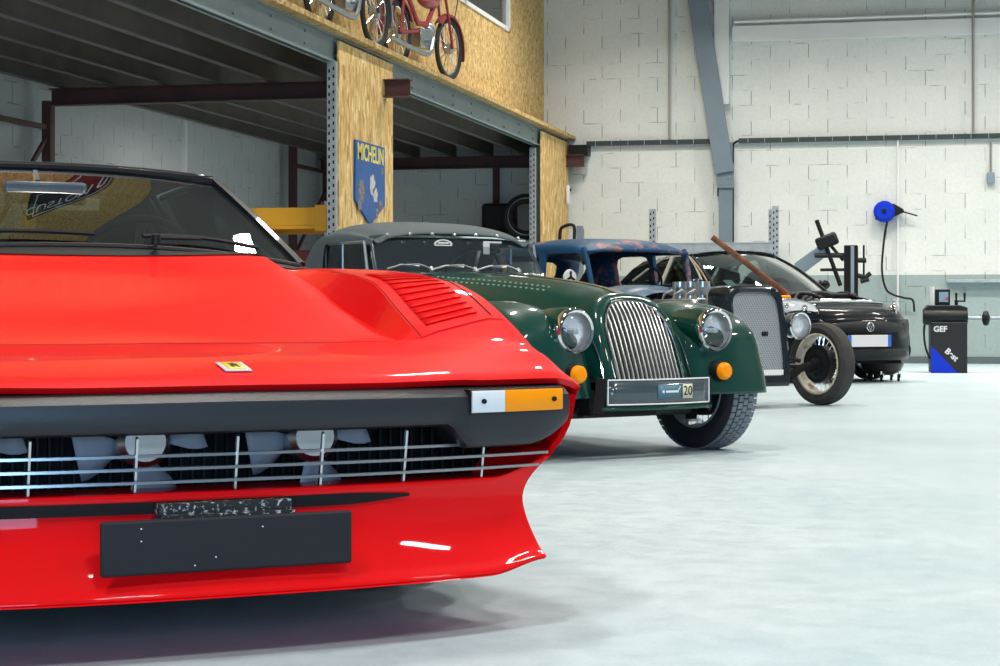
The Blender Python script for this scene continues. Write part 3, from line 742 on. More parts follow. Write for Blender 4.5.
# side: groove recess near wing edge
mb = MB()
for sg in (1, -1):
    mb = MB()
    for k in range(12):
        y0 = .50+k*.033
        pts0 = [onsurf(sg*(.600+.016*j), y0, .0005) for j in range(9)]
        pts1 = [onsurf(sg*(.600+.016*j), y0+.026, .0005) for j in range(9)]
        r0 = pts0; r1 = [(a,b-.001,c+.0025) for a,b,c in pts0]; r2 = [(a,b+.010,c+.0035) for a,b,c in pts0]; r3 = pts1
        mb.grid([r0, r1, r2, r3])
    mb.build('louvres', M_red, F, solid=.001)['kind'] = 'stuff'
# bumper
mb = MB(); rws = []
def bb_(x):
    a = abs(x); return .437+(.388-.437)*sm(.435,.485,a)+.055*max(0,(a-.63)/.12)**2
xs = [i*.739/46 for i in range(47)]+[.749,.755,.757]
for i, x in enumerate(xs):
    s0 = sweep(x); zb = bb_(x); e = (0,.02,.05,.10)[max(0, i-46)]
    f = .0 if i < 47 else 0
    top_ = .5195-.004*(x/.8)
    rws.append([(x, .10+s0+e, top_), (x, .035+s0+e, top_), (x, .008+s0+e, top_-.006), (x, -.012+s0+e, top_-.018), (x, -.016+s0+e, top_-.035), (x, -.014+s0+e, zb+.022), (x, -.004+s0+e, zb+.006), (x, .02+s0+e, zb), (x, .10+s0+e, zb)])
mb.grid(rws).mirror().build('bumper', M_blkplast, F, smooth=30)
def strip(x0, x1, z0, z1, yo, dep, n=10, sg=1):
    m_ = MB(); r_ = []
    for i in range(n+1):
        x = x0+(x1-x0)*i/n; s0 = sweep(x)
        r_.append([(sg*x, yo+dep+s0, z1), (sg*x, yo+.003+s0, z1), (sg*x, yo+s0, z1-.004), (sg*x, yo+s0, z0+.004), (sg*x, yo+.003+s0, z0), (sg*x, yo+dep+s0, z0)])
    m_.grid(r_)
    for q in (r_[0], r_[-1]): m_.add(q, [tuple(range(6))])
    return m_
for sg in (1, -1):
    b0 = strip(.480, .719, .462, .514, -.019, .03, 14, sg).build('indicator_lamp', M_black, F)
    strip(.483, .563, .465, .5115, -.024, .02, 6, sg).build('clear_lens', M_clear, b0)
    strip(.564, .715, .465, .5115, -.024, .02, 10, sg).build('amber_lens', M_amber, b0)
    for xx in (.51, .69):
        s0 = sweep(xx); MB().cyl((sg*xx, s0-.028, .489), (sg*xx, s0-.02, .489), .0055, n=10).build('screw', M_black, b0)
# grille opening: dark duct, slats, fins, fans
mb = MB()
mb.grid([[(x, .30, .50), (x, .30, .30)] for x in (-.72,.72)]); mb.grid([[(x, .06+sweep(x), .305),(x, .30, .30)] for x in (-.6,0,.6)]); mb.grid([[(x, .06+sweep(x), .44),(x, .30, .50)] for x in (-.76,0,.76)])
mb.build('radiator_duct', M_matte, F, solid=.004)
mb = MB()
for k in range(60): mb.bb((-.7+k*.0237, .285, .31), (-.695+k*.0237, .30, .46))
mb.build('radiator', M_black, F)
mb = MB()
for z in (.395, .369, .343):
    xe = (.68 if z < .36 else .705) if z < .39 else .57
    pts = [(x, .032+sweep(x), z) for x in [-xe+2*xe*i/40 for i in range(41)]]
    r_ = [[(p[0], p[1]-.004, p[2]+.0028), (p[0], p[1]-.005, p[2]-.0028), (p[0], p[1]+.014, p[2]-.0028), (p[0], p[1]+.014, p[2]+.0028)] for p in pts]
    mb.grid(r_, cu=True)
mb.build('grille_slats', M_alu, F)
for x in (-.575,-.383,-.190,.002,.174,.353,.536):
    if abs(x) > .7: continue
    s0 = sweep(x)
    MB().prism([(.020+s0,.430),(.028+s0,.434),(.052+s0,.323),(.040+s0,.323)],'x',x-.0022,x+.0022).build('grille_fin', M_alu, F)
for x, a0 in ((-.141, 205), (.202, 205), (-.49, 205)):
    f_ = empty('cooling_fan', (x, .20, .415), parent=F)
    MB().lathe([(0,-.05),(.040,-.048),(.052,-.035),(.052,.02),(.03,.03),(0,.03)],(0,0,0),(0,1,0),26).build('motor', M_alu, f_)
    m_ = MB()
    for k in range(4):
        a = R(a0+k*90-10)
        c, s2 = math.cos(a), math.sin(a); px, pz = -s2, c
        r_ = []
        for t_ in (.05,.07,.09,.11,.125):
            w_ = .020+.03*min(1,(t_-.05)/.05)
            r_.append([(c*t_+px*w_*u_, .005+.014*u_, s2*t_+pz*w_*u_) for u_ in (-1,-.3,.3,1)])
        m_.grid(r_)
    m_.build('blades', mat('grey_fan_blade', (.30,.32,.36), .45), f_, solid=.003)
# lower valance / spoiler
mb = MB(); rws = []
xs = [i*.70/34 for i in range(35)]
def xq(u, xe): return u/.70*xe*.945
for x in xs:
    s0 = sweep(x)*1.0
    k = sm(.55,.70,x)
    rws.append([(xq(x,.80), .26+s0*.3, .315+.05*k), (xq(x,.775), .055+s0*1.15, .322+.04*k), (xq(x,.735), .028+s0*1.1, .316+.03*k), (xq(x,.697), .030+s0, .298+.012*k), (xq(x,.682), .028+s0, .275), (xq(x,.684), .020+s0, .24), (xq(x,.690), .002+s0, .20+.004*k), (xq(x,.698), -.024+s0, .155+.012*k), (xq(x,.702), -.044+s0, .133+.020*k), (xq(x,.700), -.044+s0, .124+.022*k), (xq(x,.69), -.02+s0, .122+.022*k), (xq(x,.62), .3, .14)])
rr = [cat(r_, 3) for r_ in rws]
mb.grid(rr).mirror()
# closing corner back to the body side
for sg in (1,-1):
    e = rr[-1]; n_ = len(e)
    col2 = [(p[0]-.05, p[1]+.16, p[2]+.02) for p in e]; col3 = [(.70, .50, max(.16, p[2])) for p in e]
    mb.grid([[(sg*a,b,c) for a,b,c in q] for q in (e, [( (p[0]+.012), p[1]+.05, p[2]+.008) for p in e], col2, col3)])
mb.build('front_spoiler', M_red, F, smooth=45)
m_ = MB(); r_ = []
for i in range(31):
    x = -.62+.98*i/30; s0 = sweep(x); hgt = .0125*min(1, (30-i)/4.0+.1)
    r_.append([(x, .06+s0, .300+hgt*.6), (x, .0265+s0, .2985+hgt*.6), (x, .0245+s0, .2955-hgt), (x, .06+s0, .2955-hgt)])
m_.grid(r_, cu=True).build('air_slot', M_matte, F)
o = MB().bb((-.274,-.040,.1715),(.210,-.028,.2785)).build('number_plate', mat('matt_black_plate', (.015,.013,.016), .6, spec=.3), F, bevel=.006)
mb = MB()
for a, c in ((-.20,.262),(-.20,.238),(.03,.255),(-.06,.20),(-.10,.186)): mb.cyl((a,-.0425,c),(a,-.0395,c),.0014,n=8)
mb.build('screws', M_white, o)
mb = MB(); mb.bb((-.159,-.012,.268),(.097,.02,.304)); mb.bb((-.159,-.03,.262),(.097,-.01,.284)); mb.build('plate_bracket', mixmat('speckled_bracket', (.02,.02,.02), (.5,.5,.5), 90, .55, .62, .6), F)
# emblem
em = empty('bonnet_badge', parent=F)
def bq(u, v_, dz): x = u+.028; y_ = .105+v_; return (x, y_+.03, fz(x, y_)+dz)
w_, l_ = .0265, .036
MB().grid([[bq(-w_+i*w_/2,-l_+j*l_/2,.0035) for i in range(5)] for j in range(5)]).build('silver_frame', M_plate_w, em, solid=.003)
MB().grid([[bq(-.018+i*.009,-.029+j*.0145,.0055) for i in range(5)] for j in range(5)]).build('yellow_shield', M_yellow, em, solid=.002)
mb = MB()
for P_ in ([(-.004,.012),(.002,.018),(.005,.010),(.010,.004),(.006,-.004),(.009,-.014),(.005,-.014),(.002,-.005),(-.004,-.004),(-.002,-.016),(-.006,-.016),(-.008,-.004),(-.006,.004),(-.010,.010)],):
    mb.add([bq(a,b,.0072) for a,b in P_], [tuple(range(len(P_)))])
mb.build('prancing_mark', M_black, em, smooth=0, solid=.0006)
# cowl, windscreen, roof
def scr(u, v_):
    """u -1..1 across, v 0 base .. 1 header"""
    a = abs(u)
    b = (u*.635, 1.385+.125*a**2.2, .853-.045*a**2.2); h_ = (u*.515, 1.955-.0-.05*a**2.6, 1.094-.030*a**2.4)
    bul = .005*math.sin(math.pi*v_)
    return (b[0]+(h_[0]-b[0])*v_, b[1]+(h_[1]-b[1])*v_-bul*.4, b[2]+(h_[2]-b[2])*v_+bul)
MB().grid([[scr(-1+i/12, j/10) for i in range(25)] for j in range(11)]).build('windscreen', M_greenglass, F)
mb = MB()
mb.tube([scr(-1+i/12, -.01) for i in range(25)], .010, 8)
pl = MB()
for sg in (1,-1): pl.tube([scr(sg*1.01, t_/12) for t_ in range(13)], .015, 8)
pl.tube([scr(-1+i/12, 1.0) for i in range(25)], .014, 8)
pl.build('windscreen_frame', M_blkgloss, F)
mb.build('windscreen_seal', M_black, F)
rws = [[(x*.6-.02*0, 0,0) for x in (0,)]]
cw = []
for i in range(25):
    u = -1+i/12; p = scr(u, 0)
    x = p[0]; yb = p[1]-.085
    cw.append([(x*1.0, yb, fz(x, max(0,yb-.03))+.003), (x, yb+.04, fz(x, yb)+.006), (p[0], p[1]-.012, p[2]-.004), (p[0], p[1]+.12, p[2]-.015)])
MB().grid(cw).build('cowl_panel', M_black, F)
rf = []
for j in range(11):
    t_ = j/10; y_ = 1.955+.66*t_
    r_ = []
    for i in range(17):
        u = -1+i/8; a = abs(u)
        r_.append((u*(.515+.02*math.sin(math.pi*t_)), y_-.05*a**2.6*(1-t_), 1.096+.022*math.sin(math.pi*min(1,t_*.9+.1))-.03*a**2.6-.004*t_))
    rf.append(r_)
MB().grid(rf).build('roof_panel', mat('black_roof', (.012,.014,.02), .28, coat=.6), F, solid=.02)
# rear pillar hoop, rear window, deck buttress
mb = MB()
for sg in (1,-1):
    mb.grid([[(sg*.53,2.60,1.06),(sg*.535,2.72,1.055),(sg*.54,2.95,1.0),(sg*.56,3.5,.895)],[(sg*.66,2.56,.80),(sg*.67,2.75,.82),(sg*.67,3.0,.84),(sg*.66,3.5,.87)]])
mb.grid([[(x,2.60,1.09-.03*(abs(x)/.53)**2.4),(x,2.74,1.08-.03*(abs(x)/.53)**2.4)] for x in [-.53+.106*i for i in range(11)]])
mb.build('rear_hoop', M_blkgloss, F, solid=.02)
mb = MB()
for sg in (1,-1):
    mb.grid([[(sg*.505,2.57,1.06),(sg*.51,2.70,1.05),(sg*.515,2.95,.99)],[(sg*.64,2.53,.80),(sg*.65,2.72,.80),(sg*.65,3.0,.82)]])
    mb.grid([[(sg*.505,2.57,1.06),(sg*.40,2.64,1.05)],[(sg*.645,2.54,.80),(sg*.50,2.64,.80)]])
mb.build('hoop_lining', M_leather, F, solid=.008)
MB().grid([[(x,2.75,1.05),(x,2.72,.86)] for x in (-.5,-.25,0,.25,.5)]).build('rear_window', M_sideglass, F)
for sg in (1,-1):
    pp = [scr(sg*1, t_/8) for t_ in range(9)]
    r0 = [(sg*.56, 2.56, 1.045), (sg*.66, 2.56, .81)]
    rws = []
    for t_ in range(9):
        p = scr(sg*1.0, t_/8); q = (sg*(.655-.115*t_/8), 2.555, .81+.235*t_/8)
        rws.append([(p[0]+(q[0]-p[0])*s_, p[1]+.02+(q[1]-p[1]-.02)*s_, p[2]-.004+(q[2]-p[2])*s_) for s_ in (0,.25,.5,.75,1)])
    MB().grid(rws).build('side_window', M_sideglass, F)
    mb = MB(); mb.tube([(sg*.545,2.0,1.055),(sg*.555,2.3,1.07),(sg*.55,2.57,1.05)],.012,6); mb.tube([(sg*.64,1.55,.808),(sg*.665,2.1,.812),(sg*.665,2.56,.815)],.010,6)
    mb.tube([(sg*.615,1.72,.815),(sg*.575,1.86,.97)],.007,6)
    mb.build('window_frame', M_blkgloss, F)
for sg in (1,-1):
    MB().grid([[(sg*.50,2.585,1.045),(sg*.36,2.585,1.05),(sg*.34,2.60,.84)],[(sg*.63,2.56,.82),(sg*.50,2.58,.82),(sg*.34,2.60,.82)]]).build('pillar_trim', M_leather, F, solid=.006)
# wipers
for wx, p1, bl in ((-.36, (-.10,1.52,.872), 0),(.12, (.44,1.50,.868), 0)):
    wi = MB(); base = (wx+.08,1.345,.856)
    u0,u1 = (-.80,.10) if wx < 0 else (.30,.82)
    def so(u,v_): p = scr(u,v_); return (p[0],p[1]-.006,p[2]+.014)
    wi.tube([base, so((u0+u1)/2-.2,.06), so((u0+u1)/2,.09)],.006,6)
    wi.tube([so(u0+(u1-u0)*k/8, .07+.03*math.sin(math.pi*k/8)) for k in range(9)],.0065,6)
    wi.cyl(base, (wx+.08,1.345,.882),.012,n=10)
    wi.build('wiper', M_black, F)
mb = MB(); mb.bar((.0,1.80,1.045),(.0,1.83,1.075),.012,.012); mb.build('mirror_stalk', M_chrome, F)
mb = MB(); mb.box((0.02,1.79,1.012),(.22,.025,.065)); mb.build('interior_mirror', mat('mirror_back', (.05,.07,.09), .35), F, bevel=.01)
# cabin
mb = MB(); mb.prism([(1.50,.80),(1.62,.845),(1.80,.83),(1.86,.76),(1.84,.62),(1.60,.5)],'x',-.60,.60); mb.build('dashboard', M_leather, F, bevel=.02)
mb = MB(); mb.bb((-.62,1.5,.2),(.62,2.8,.24)); mb.bb((-.64,1.5,.2),(-.62,2.8,.80)); mb.bb((.62,1.5,.2),(.64,2.8,.80)); mb.bb((-.62,2.78,.2),(.62,2.80,.86)); mb.build('cabin_tub', mat('dark_carpet', (.03,.022,.02), .9), F)
for sg in (1,-1):
    s_ = empty('seat', (sg*.30,2.3,.24), parent=F)
    MB().bb((-.23,-.30,0),(.23,.22,.17)).build('cushion', M_leather, s_, bevel=.05)
    MB().box((0,.27,.42),(.44,.13,.58), Matrix.Rotation(R(-20),3,'X')).build('backrest', M_leather, s_, bevel=.05)
    MB().box((0,.37,.70),(.24,.09,.14), Matrix.Rotation(R(-15),3,'X')).build('headrest', M_leather, s_, bevel=.035)
sw = empty('steering_wheel', (.30,1.93,.80), parent=F); sw.rotation_euler = (R(25),0,0)
MB().torus((0,0,0),(0,1,0),.165,.013).build('rim', M_leather, sw); mb = MB()
for a in (90, 210, 330): mb.bar((0,0,0),(math.cos(R(a))*.16,0,math.sin(R(a))*.16),.006,.025)
mb.build('spokes', M_alu, sw)
for x, y_ in ((.70,.97),(.70,3.31)):
    for sg in (1,-1): wheel(F, sg*x, y_, .315, .205, .185, 'star', sg)
mb = MB(); mb.bb((-.56,.35,.15),(.56,4.05,.30)); mb.bb((-.75,1.4,.15),(.75,2.85,.28)); mb.build('underbody', M_matte, F)
mb = MB()
for c in ARCH:
    for sg in (1,-1):
        r_ = [[(sg*.55, c+.36*math.cos(math.pi*k/12), .315+.36*math.sin(math.pi*k/12)),(sg*.71, c+.36*math.cos(math.pi*k/12), .315+.36*math.sin(math.pi*k/12))] for k in range(13)]
        mb.grid(r_); mb.add([(sg*.55, c+.36*math.cos(math.pi*k/12), .315+.36*math.sin(math.pi*k/12)) for k in range(13)], [tuple(range(13))])
mb.build('wheel_housings', M_matte, F)
for sg in (1,-1):
    MB().lathe([(0,.0),(.075,.0),(.075,.02),(.055,.03),(0,.03)],(sg*.58,4.215,.70),(0,1,0),24).build('tail_lamp', mat('red_lens', (.4,.01,.01), .2, coat=1), F)
MB().tube([(x, 4.25-.10*(abs(x)/.8)**3, .5) for x in [-.8+.16*i for i in range(11)]], .045, 8).build('rear_bumper', M_blkplast, F)
# ------------------------------------------------------------------ green roadster
G = empty('roadster', (-1.3722, 8.9701, 0), R(48.9), 'dark green classic roadster with grey canvas hood, chrome slatted grille and round headlamps', 'car')
# bonnet and radiator cowl
def gzc(y): return pch([(-.05,.36),(0,.50),(.05,.61),(.10,.69),(.145,.735),(.20,.758),(.35,.795),(.7,.835),(1.43,.885)])(y)
wid = pch([(.10,.235),(.25,.285),(.5,.335),(1.0,.42),(1.43,.50)])
ztop = pch([(.10,.715),(.145,.740),(.20,.765),(.35,.800),(.7,.84),(1.43,.89)])
rows = []
def gsec(y, w, zt, zb=.40, dy=0):
    r_ = []
    for k in range(17):
        a = math.pi/2*k/16
        ex = .62
        x = w*math.sin(a)**.85; z = zb+(zt-zb)*math.cos(a)**ex if k < 16 else zb
        r_.append((x, y, z))
    r_.append((w*1.02, y+dy, zb-.12))
    return r_
# grille outline: half width as function of height, plane leaning back
gy = pch([(.36,-.05),(.48,-.004),(.60,.048),(.68,.092),(.73,.135),(.76,.17)])
gw = pch([(.36,.200),(.45,.202),(.55,.198),(.62,.185),(.66,.166),(.69,.140),(.71,.110),(.722,.07),(.727,.0)])
outl = []
for k in range(18):
    a = k/17*math.pi/2
    z = .36+.367*math.cos(a)**.8 if k < 17 else .36
    outl.append((gw(z) if k else 0.0, gy(z), z))
def off(d, dy, dz, zcap=None):
    r_ = []
    for (x, y, z) in outl:
        k = (x/.2); up = 1-max(0,min(1,(z-.36)/.36))
        f = max(0,(z-.36)/.367)
        r_.append((x+d*min(1,k*1.15)*1.0, y+dy, z+dz*f**1.5))
    return r_
front0 = off(0, .015, 0); front1 = off(.010, -.012, .006); front2 = off(.030, -.006, .022); front3 = off(.052, .035, .040)
rows = [front0, front1, front2, front3]
for y in (.20,.30,.45,.65,.9,1.15,1.43):
    w = wid(y); zt = ztop(y); r_ = []
    for k in range(18):
        a = math.pi/2*k/17
        x = w*math.sin(a)**.9; z = .40+(zt-.40)*max(0,math.cos(a))**.55
        r_.append((x, y, z))
    rows.append(r_)
mb = MB(); mb.grid(rows).mirror()
mb.build('bonnet', M_green, G, smooth=60)
mb = MB()
for sg in (1,-1): mb.grid([[(sg*wid(y)*.99,y,.42),(sg*wid(y)*.98,y,.26)] for y in (.16,.3,.6,1.0,1.43)])
mb.bb((-.2,-.03,.30),(.2,.02,.37))
mb.build('lower_panel', M_green, G)
MB().grid([[(x*s_,gy(z)+.03,z) for s_ in (-1,-.5,0,.5,1)] for x,y,z in outl]).build('radiator_core', M_matte, G)
ring = [(x,y-.012,z) for x,y,z in outl]; full = [(-x,y,z) for x,y,z in reversed(ring)]+ring[1:]
MB().tube(full, .006, 8).build('grille_surround', M_chrome, G)
mb = MB(); nb = 15
for i in range(nb):
    u = -1+2*(i+.5)/nb; x = u*.192
    # height where outline reaches |x|
    zt = .36
    z = .727
    while z > .36 and gw(z) < abs(x)+.004: z -= .004
    zt = z; pts = []
    for k in range(9):
        zz = .345+(zt-.345)*k/8; pts.append((x*(1-.0*k), gy(max(zz,.36))-.020+.018*(abs(u)**2), zz))
    r_ = [[(p[0]-.0035,p[1]+.012,p[2]),(p[0]-.0035,p[1]-.002,p[2]),(p[0]+.0035,p[1]-.002,p[2]),(p[0]+.0035,p[1]+.012,p[2])] for p in pts]
    mb.grid(r_, cu=True)
gb = mb.build('grille_bars', M_brightbar, G); gb['kind'] = 'stuff'
# bonnet hinge + louvre studs
MB().tube([(0,y,ztop(y)+.003) for y in [.2+.08*i for i in range(16)]], .004, 6).build('bonnet_hinge', M_chrome, G)
for sg in (1,-1):
    mb = MB()
    for row, (fx, n) in enumerate(((.50, 22), (.60, 22))):
        for k in range(n):
            y = .50+k*.040; a = math.asin(fx**(1/.9)); w = wid(y)
            z = .40+(ztop(y)-.40)*math.cos(a)**.55
            mb.ell((sg*w*fx, y, z+.002), (.009,.006,.005), 6, 4)
    q = mb.build('louvres', mat('pale_green_edge', (.25,.40,.33), .3, coat=1), G); q['kind'] = 'stuff'
# wings
P = cat([(-.085,.285),(-.070,.37),(-.042,.47),(.0,.585),(.10,.668),(.22,.708),(.34,.724),(.48,.722),(.65,.69),(.85,.61),(1.10,.50),(1.40,.385),(1.65,.32),(1.9,.295),(2.25,.29)], 4)
XW = [(.265,.30),(.29,.17),(.33,.085),(.38,.040),(.45,.012),(.53,.0),(.61,.004),(.67,.012),(.71,.026),(.738,.050),(.755,.082),(.760,.115)]
def wing(sg):
    rws = []
    for i, (y, z) in enumerate(P):
        dy, dz = (.27-y), (.28-z)
        L = math.hypot(dy, dz); dy /= L; dz /= L
        k = sm(.35, .9, y); dy = dy*(1-k); dz = dz*(1-k)-k; L = math.hypot(dy, dz); dy /= L; dz /= L
        fade = 1-.75*sm(1.0, 1.8, y)
        r_ = []
        for x, d in XW:
            d *= fade
            frontk = 1-sm(-.1,.1,y)
            dd = d*(1-.35*frontk)
            if x < .35: xx = x+.0
            r_.append((sg*(x+.07*sm(.6,1.6,y)*(1 if x < .4 else .0)), y+dy*dd, max(z+dz*dd, .262)))
        rws.append(r_)
    return MB().grid(rws)
for sg in (1,-1):
    w_ = wing(sg).build('front_wing', M_green, G, smooth=60, solid=.006)
    # rolled lower edge
    # headlamp pod and lamp
    pod = MB(); r_ = []
    c = (sg*.425, .0, .588)
    pod.lathe([(.100,.03),(.103,.06),(.100,.11),(.090,.18),(.072,.27),(.045,.36),(.0,.42)], (c[0], -.045, c[2]), (0,1,.10), 30)
    pod.build('headlamp_pod', M_green, G, smooth=60)
    hl = empty('headlamp', (c[0], -.02, c[2]), parent=G)
    MB().lathe([(.086,-.022),(.096,-.026),(.104,-.018),(.107,.0),(.105,.012),(.098,.016)], (0,0,0), (0,1,0), 40).build('chrome_rim', M_chrome, hl)
    MB().lathe([(.0,.055),(.03,.05),(.06,.03),(.088,-.012)], (0,0,0), (0,1,0), 32).build('reflector', M_refl, hl)
    m_ = MB(); m_.lathe([(.0,-.052),(.03,-.050),(.06,-.042),(.080,-.030),(.088,-.020)], (0,0,0), (0,1,0), 32); m_.build('lens', M_lensglass, hl)
    m_ = MB(); m_.cyl((0,.05,0),(0,-.005,0),.012,n=12); m_.ell((0,-.012,0),(.014,.016,.014),12,8); m_.build('bulb', M_clear, hl)
    il = empty('indicator_lamp', ((.425 if sg > 0 else -.455), -.075, .395), parent=G)
    MB().lathe([(.050,.05),(.050,.0),(.044,-.012),(.040,-.012)], (0,0,0), (0,1,0), 24).build('housing', M_black, il)
    MB().lathe([(.042,-.008),(.040,-.030),(.030,-.042),(.0,-.046)], (0,0,0), (0,1,0), 24).build('amber_lens', M_amber, il)
# chrome beading between wing and cowl
for sg in (1,-1):
    MB().tube(cat([(sg*.27,-.06,.30),(sg*.262,-.02,.42),(sg*.262,.03,.52),(sg*.27,.10,.60),(sg*.30,.22,.66)],5), .005, 6).build('wing_beading', M_chrome, G)
# front plate
pl = empty('nose_board', (0,-.155,.255), parent=G)
def curvb(x0,x1,z0,z1,dy,nn=12): return [[(x0+(x1-x0)*i/nn, .05*(abs((x0+(x1-x0)*i/nn))/.32)**2+dy, z) for z in (z0,z1)] for i in range(nn+1)]
MB().grid(curvb(-.31,.31,-.01,.115,.0)).build('board', mat('dark_slate_plate', (.035,.06,.075), .25, coat=.8), pl, solid=.012)
mb = MB(); 
for z in (.0,.112): mb.tube([(x,.05*(abs(x)/.32)**2-.008,z) for x in [-.305+.061*i for i in range(11)]], .0035, 6)
for x in (-.305,.305): mb.tube([(x,.045-.008+.0,z) for z in (.0,.112)], .0035, 6)
mb.build('white_border', M_white, pl)
MB().grid(curvb(-.33,.33,-.028,-.012,.002)).build('green_rail', M_green, pl, solid=.02)
MB().grid(curvb(.107,.175,.022,.088,-.009,4)).build('cream_sticker', mat('cream_sticker', (.62,.60,.42), .5), pl, solid=.002)
MB().grid(curvb(-.045,.098,.026,.086,-.008,4)).build('blue_sticker', mat('blue_sticker', (.06,.16,.22), .4), pl, solid=.002)
text('lettering', '20', .062, (.141,-.0015,.055), (R(90),0,R(6)), M_black, pl, .0006)
mb = MB(); mb.bb((.0,-.0105,.050),(.075,-.009,.060)); mb.cyl((-.015,-.0105,.055),(-.015,-.009,.055),.007,n=12); mb.bar((.075,-.010,.06),(.088,-.010,.078),.002,.004,(1,0,0)); mb.build('white_motif', M_white, pl)
for sg in (1,-1): MB().bar((sg*.325,-.10,.375),(sg*.335,-.085,.215),.012,.05).build('plate_stay', M_black, pl.parent)
# front axle tube, crosshead, chassis
mb = MB(); mb.tube([(-.58,.26,.195),(.58,.26,.195)],.022,10); mb.tube([(-.56,.26,.36),(.56,.26,.36)],.022,10); mb.bar((-.20,.22,.21),(-.12,.22,.21),.06,.05); mb.build('front_axle', mat('oily_steel', (.06,.06,.06), .5, .3), G)
for sg in (1,-1):
    mb = MB(); mb.cyl((sg*.53,.26,.15),(sg*.53,.26,.42),.028,n=14); mb.torus((sg*.53,.26,.30),(0,0,1),.035,.008,20,6); mb.torus((sg*.53,.26,.26),(0,0,1),.035,.008,20,6); mb.torus((sg*.53,.26,.34),(0,0,1),.035,.008,20,6); mb.bar((sg*.50,.26,.28),(sg*.60,.26,.28),.05,.05)
    mb.build('king_pin', M_matte, G)
mb = MB(); mb.bb((-.32,.0,.235),(-.29,3.2,.32)); mb.bb((.29,.0,.235),(.32,3.2,.32)); mb.bb((-.30,.02,.20),(.10,.10,.27)); mb.bb((-.3,.3,.17),(.3,2.9,.25)); mb.build('chassis', M_matte, G)
# wheels
bl = MB()
for sg in (1,-1):
    for yy in (.25, 2.55):
        p = wheel(G, sg*.60, yy, .310, .160, .205, 'wire', sg, m_rim=M_steel)
        MB().lathe([(0,-.05*sg),(.13,-.045*sg),(.145,-.02*sg),(.145,.03*sg),(0,.04*sg)],(0,0,0),(1,0,0),30).build('brake_drum', M_matte, p)
        m_ = MB(); nn = 56
        for k in range(nn):
            a = 2*math.pi*k/nn
            for j in range(5):
                xo = (-.062+.031*j); aa = a+(math.pi/nn if j % 2 else 0)
                rr_ = .3115 if abs(xo) < .05 else .3065
                c, s_ = math.cos(aa), math.sin(aa)
                m_.bar((xo, c*rr_-(-s_)*.0142*1.0, s_*rr_-c*.0142), (xo, c*rr_+(-s_)*.0142, s_*rr_+c*.0142), .006, .026, (1,0,0))
        q = m_.build('tread_blocks', M_block, p, smooth=0); q['kind'] = 'stuff'
# tub
T = pch([(1.43,.50),(1.8,.56),(2.3,.57),(2.9,.50),(3.4,.36)])
rws = []
for y in (1.43,1.55,1.7,1.9,2.1,2.3,2.5,2.7,2.9,3.15,3.4):
    w = T(y); zt = pch([(1.43,.80),(1.7,.70),(2.0,.70),(2.3,.80),(2.7,.82),(3.1,.70),(3.4,.42)])(y)
    rws.append([(w*.93,y,zt),(w*.99,y,zt-.03),(w,y,zt-.15 if zt > .6 else zt-.05),(w,y,.42 if zt > .5 else .35),(w*.9,y,.26)])
mb = MB().grid(rws).mirror(); mb.grid([[(sx*T(y)*.93,y,{2.3:.80,2.5:.82,2.7:.82,2.9:.78,3.15:.67,3.4:.42}[y]) for sx in (-1,-.5,0,.5,1)] for y in (2.5,2.7,2.9,3.15,3.4)]); mb.build('tub', M_green, G, smooth=50, solid=.006)
for sg in (1,-1):
    Pr = cat([(1.95,.30),(2.08,.45),(2.22,.62),(2.42,.72),(2.62,.72),(2.85,.62),(3.05,.45),(3.15,.30)],4)
    rws = []
    for y, z in Pr:
        dy, dz = 2.55-y, .28-z; L = math.hypot(dy,dz); dy /= L; dz /= L
        rws.append([(sg*x, y+dy*d, z+dz*d) for x, d in ((.50,.08),(.54,.03),(.60,.0),(.67,.01),(.72,.05),(.74,.12))])
    MB().grid(rws).build('rear_wing', M_green, G, smooth=60, solid=.006)
    MB().bb((sg*.52,1.5,.27),(sg*.74,2.1,.295)).build('running_board', M_green, G)
# scuttle shroud + windscreen
mb = MB(); mb.grid([[( .50*math.sin(a)**.9, 1.43, .40+.488*max(0,math.cos(a))**.55) for a in [math.pi/2*k/16 for k in range(17)]], [(.53*math.sin(a)**.9, 1.60, .42+.46*max(0,math.cos(a))**.55) for a in [math.pi/2*k/16 for k in range(17)]]]).mirror().build('scuttle', M_green, G)
def ws(u, v_):
    w = .535-.035*v_
    return (u*w, 1.445+.11*v_+.03*(1-0), .872+.205*v_-.015*abs(u)**4*v_)
MB().grid([[ws(-1+i/8, j/4) for i in range(17)] for j in range(5)]).build('windscreen', M_clearglass, G)
mb = MB(); mb.tube([ws(-1,j/6) for j in range(7)]+[ws(-1+i/8,1) for i in range(1,17)]+[ws(1,1-j/6) for j in range(1,7)], .010, 8)
mb.tube([ws(-1+i/8,0) for i in range(17)], .013, 8)
mb.build('windscreen_frame', M_chrome, G)
for x in (-.22,.06,.34):
    mb = MB(); mb.cyl((x,1.42,.885),(x,1.44,.905),.012,n=10); mb.tube([(x,1.43,.90),(x-.07,1.445,.922),(x-.15,1.455,.918)],.004,6); mb.tube([(x-.26,1.452,.896),(x-.17,1.46,.918),(x-.06,1.458,.912)],.0055,6); mb.build('wiper', M_alu, G)
stk = MB(); p0 = ws(-.06,.80)
mb = MB()
mb.grid([[(-.06+a*.06*math.cos(t_)*1.0, p0[1]-.004+.0, p0[2]+.028*math.sin(t_)*a-.005) for a in (.78,1.0)] for t_ in [math.pi*k/12 for k in range(13)]])
mb.bb((-.115,p0[1]-.006,p0[2]-.012),(-.005,p0[1]-.004,p0[2]-.006)); mb.bb((-.095,p0[1]-.006,p0[2]+.0),(-.025,p0[1]-.004,p0[2]+.009))
mb.build('club_sticker', M_white, G)
p1 = ws(.55,.8)
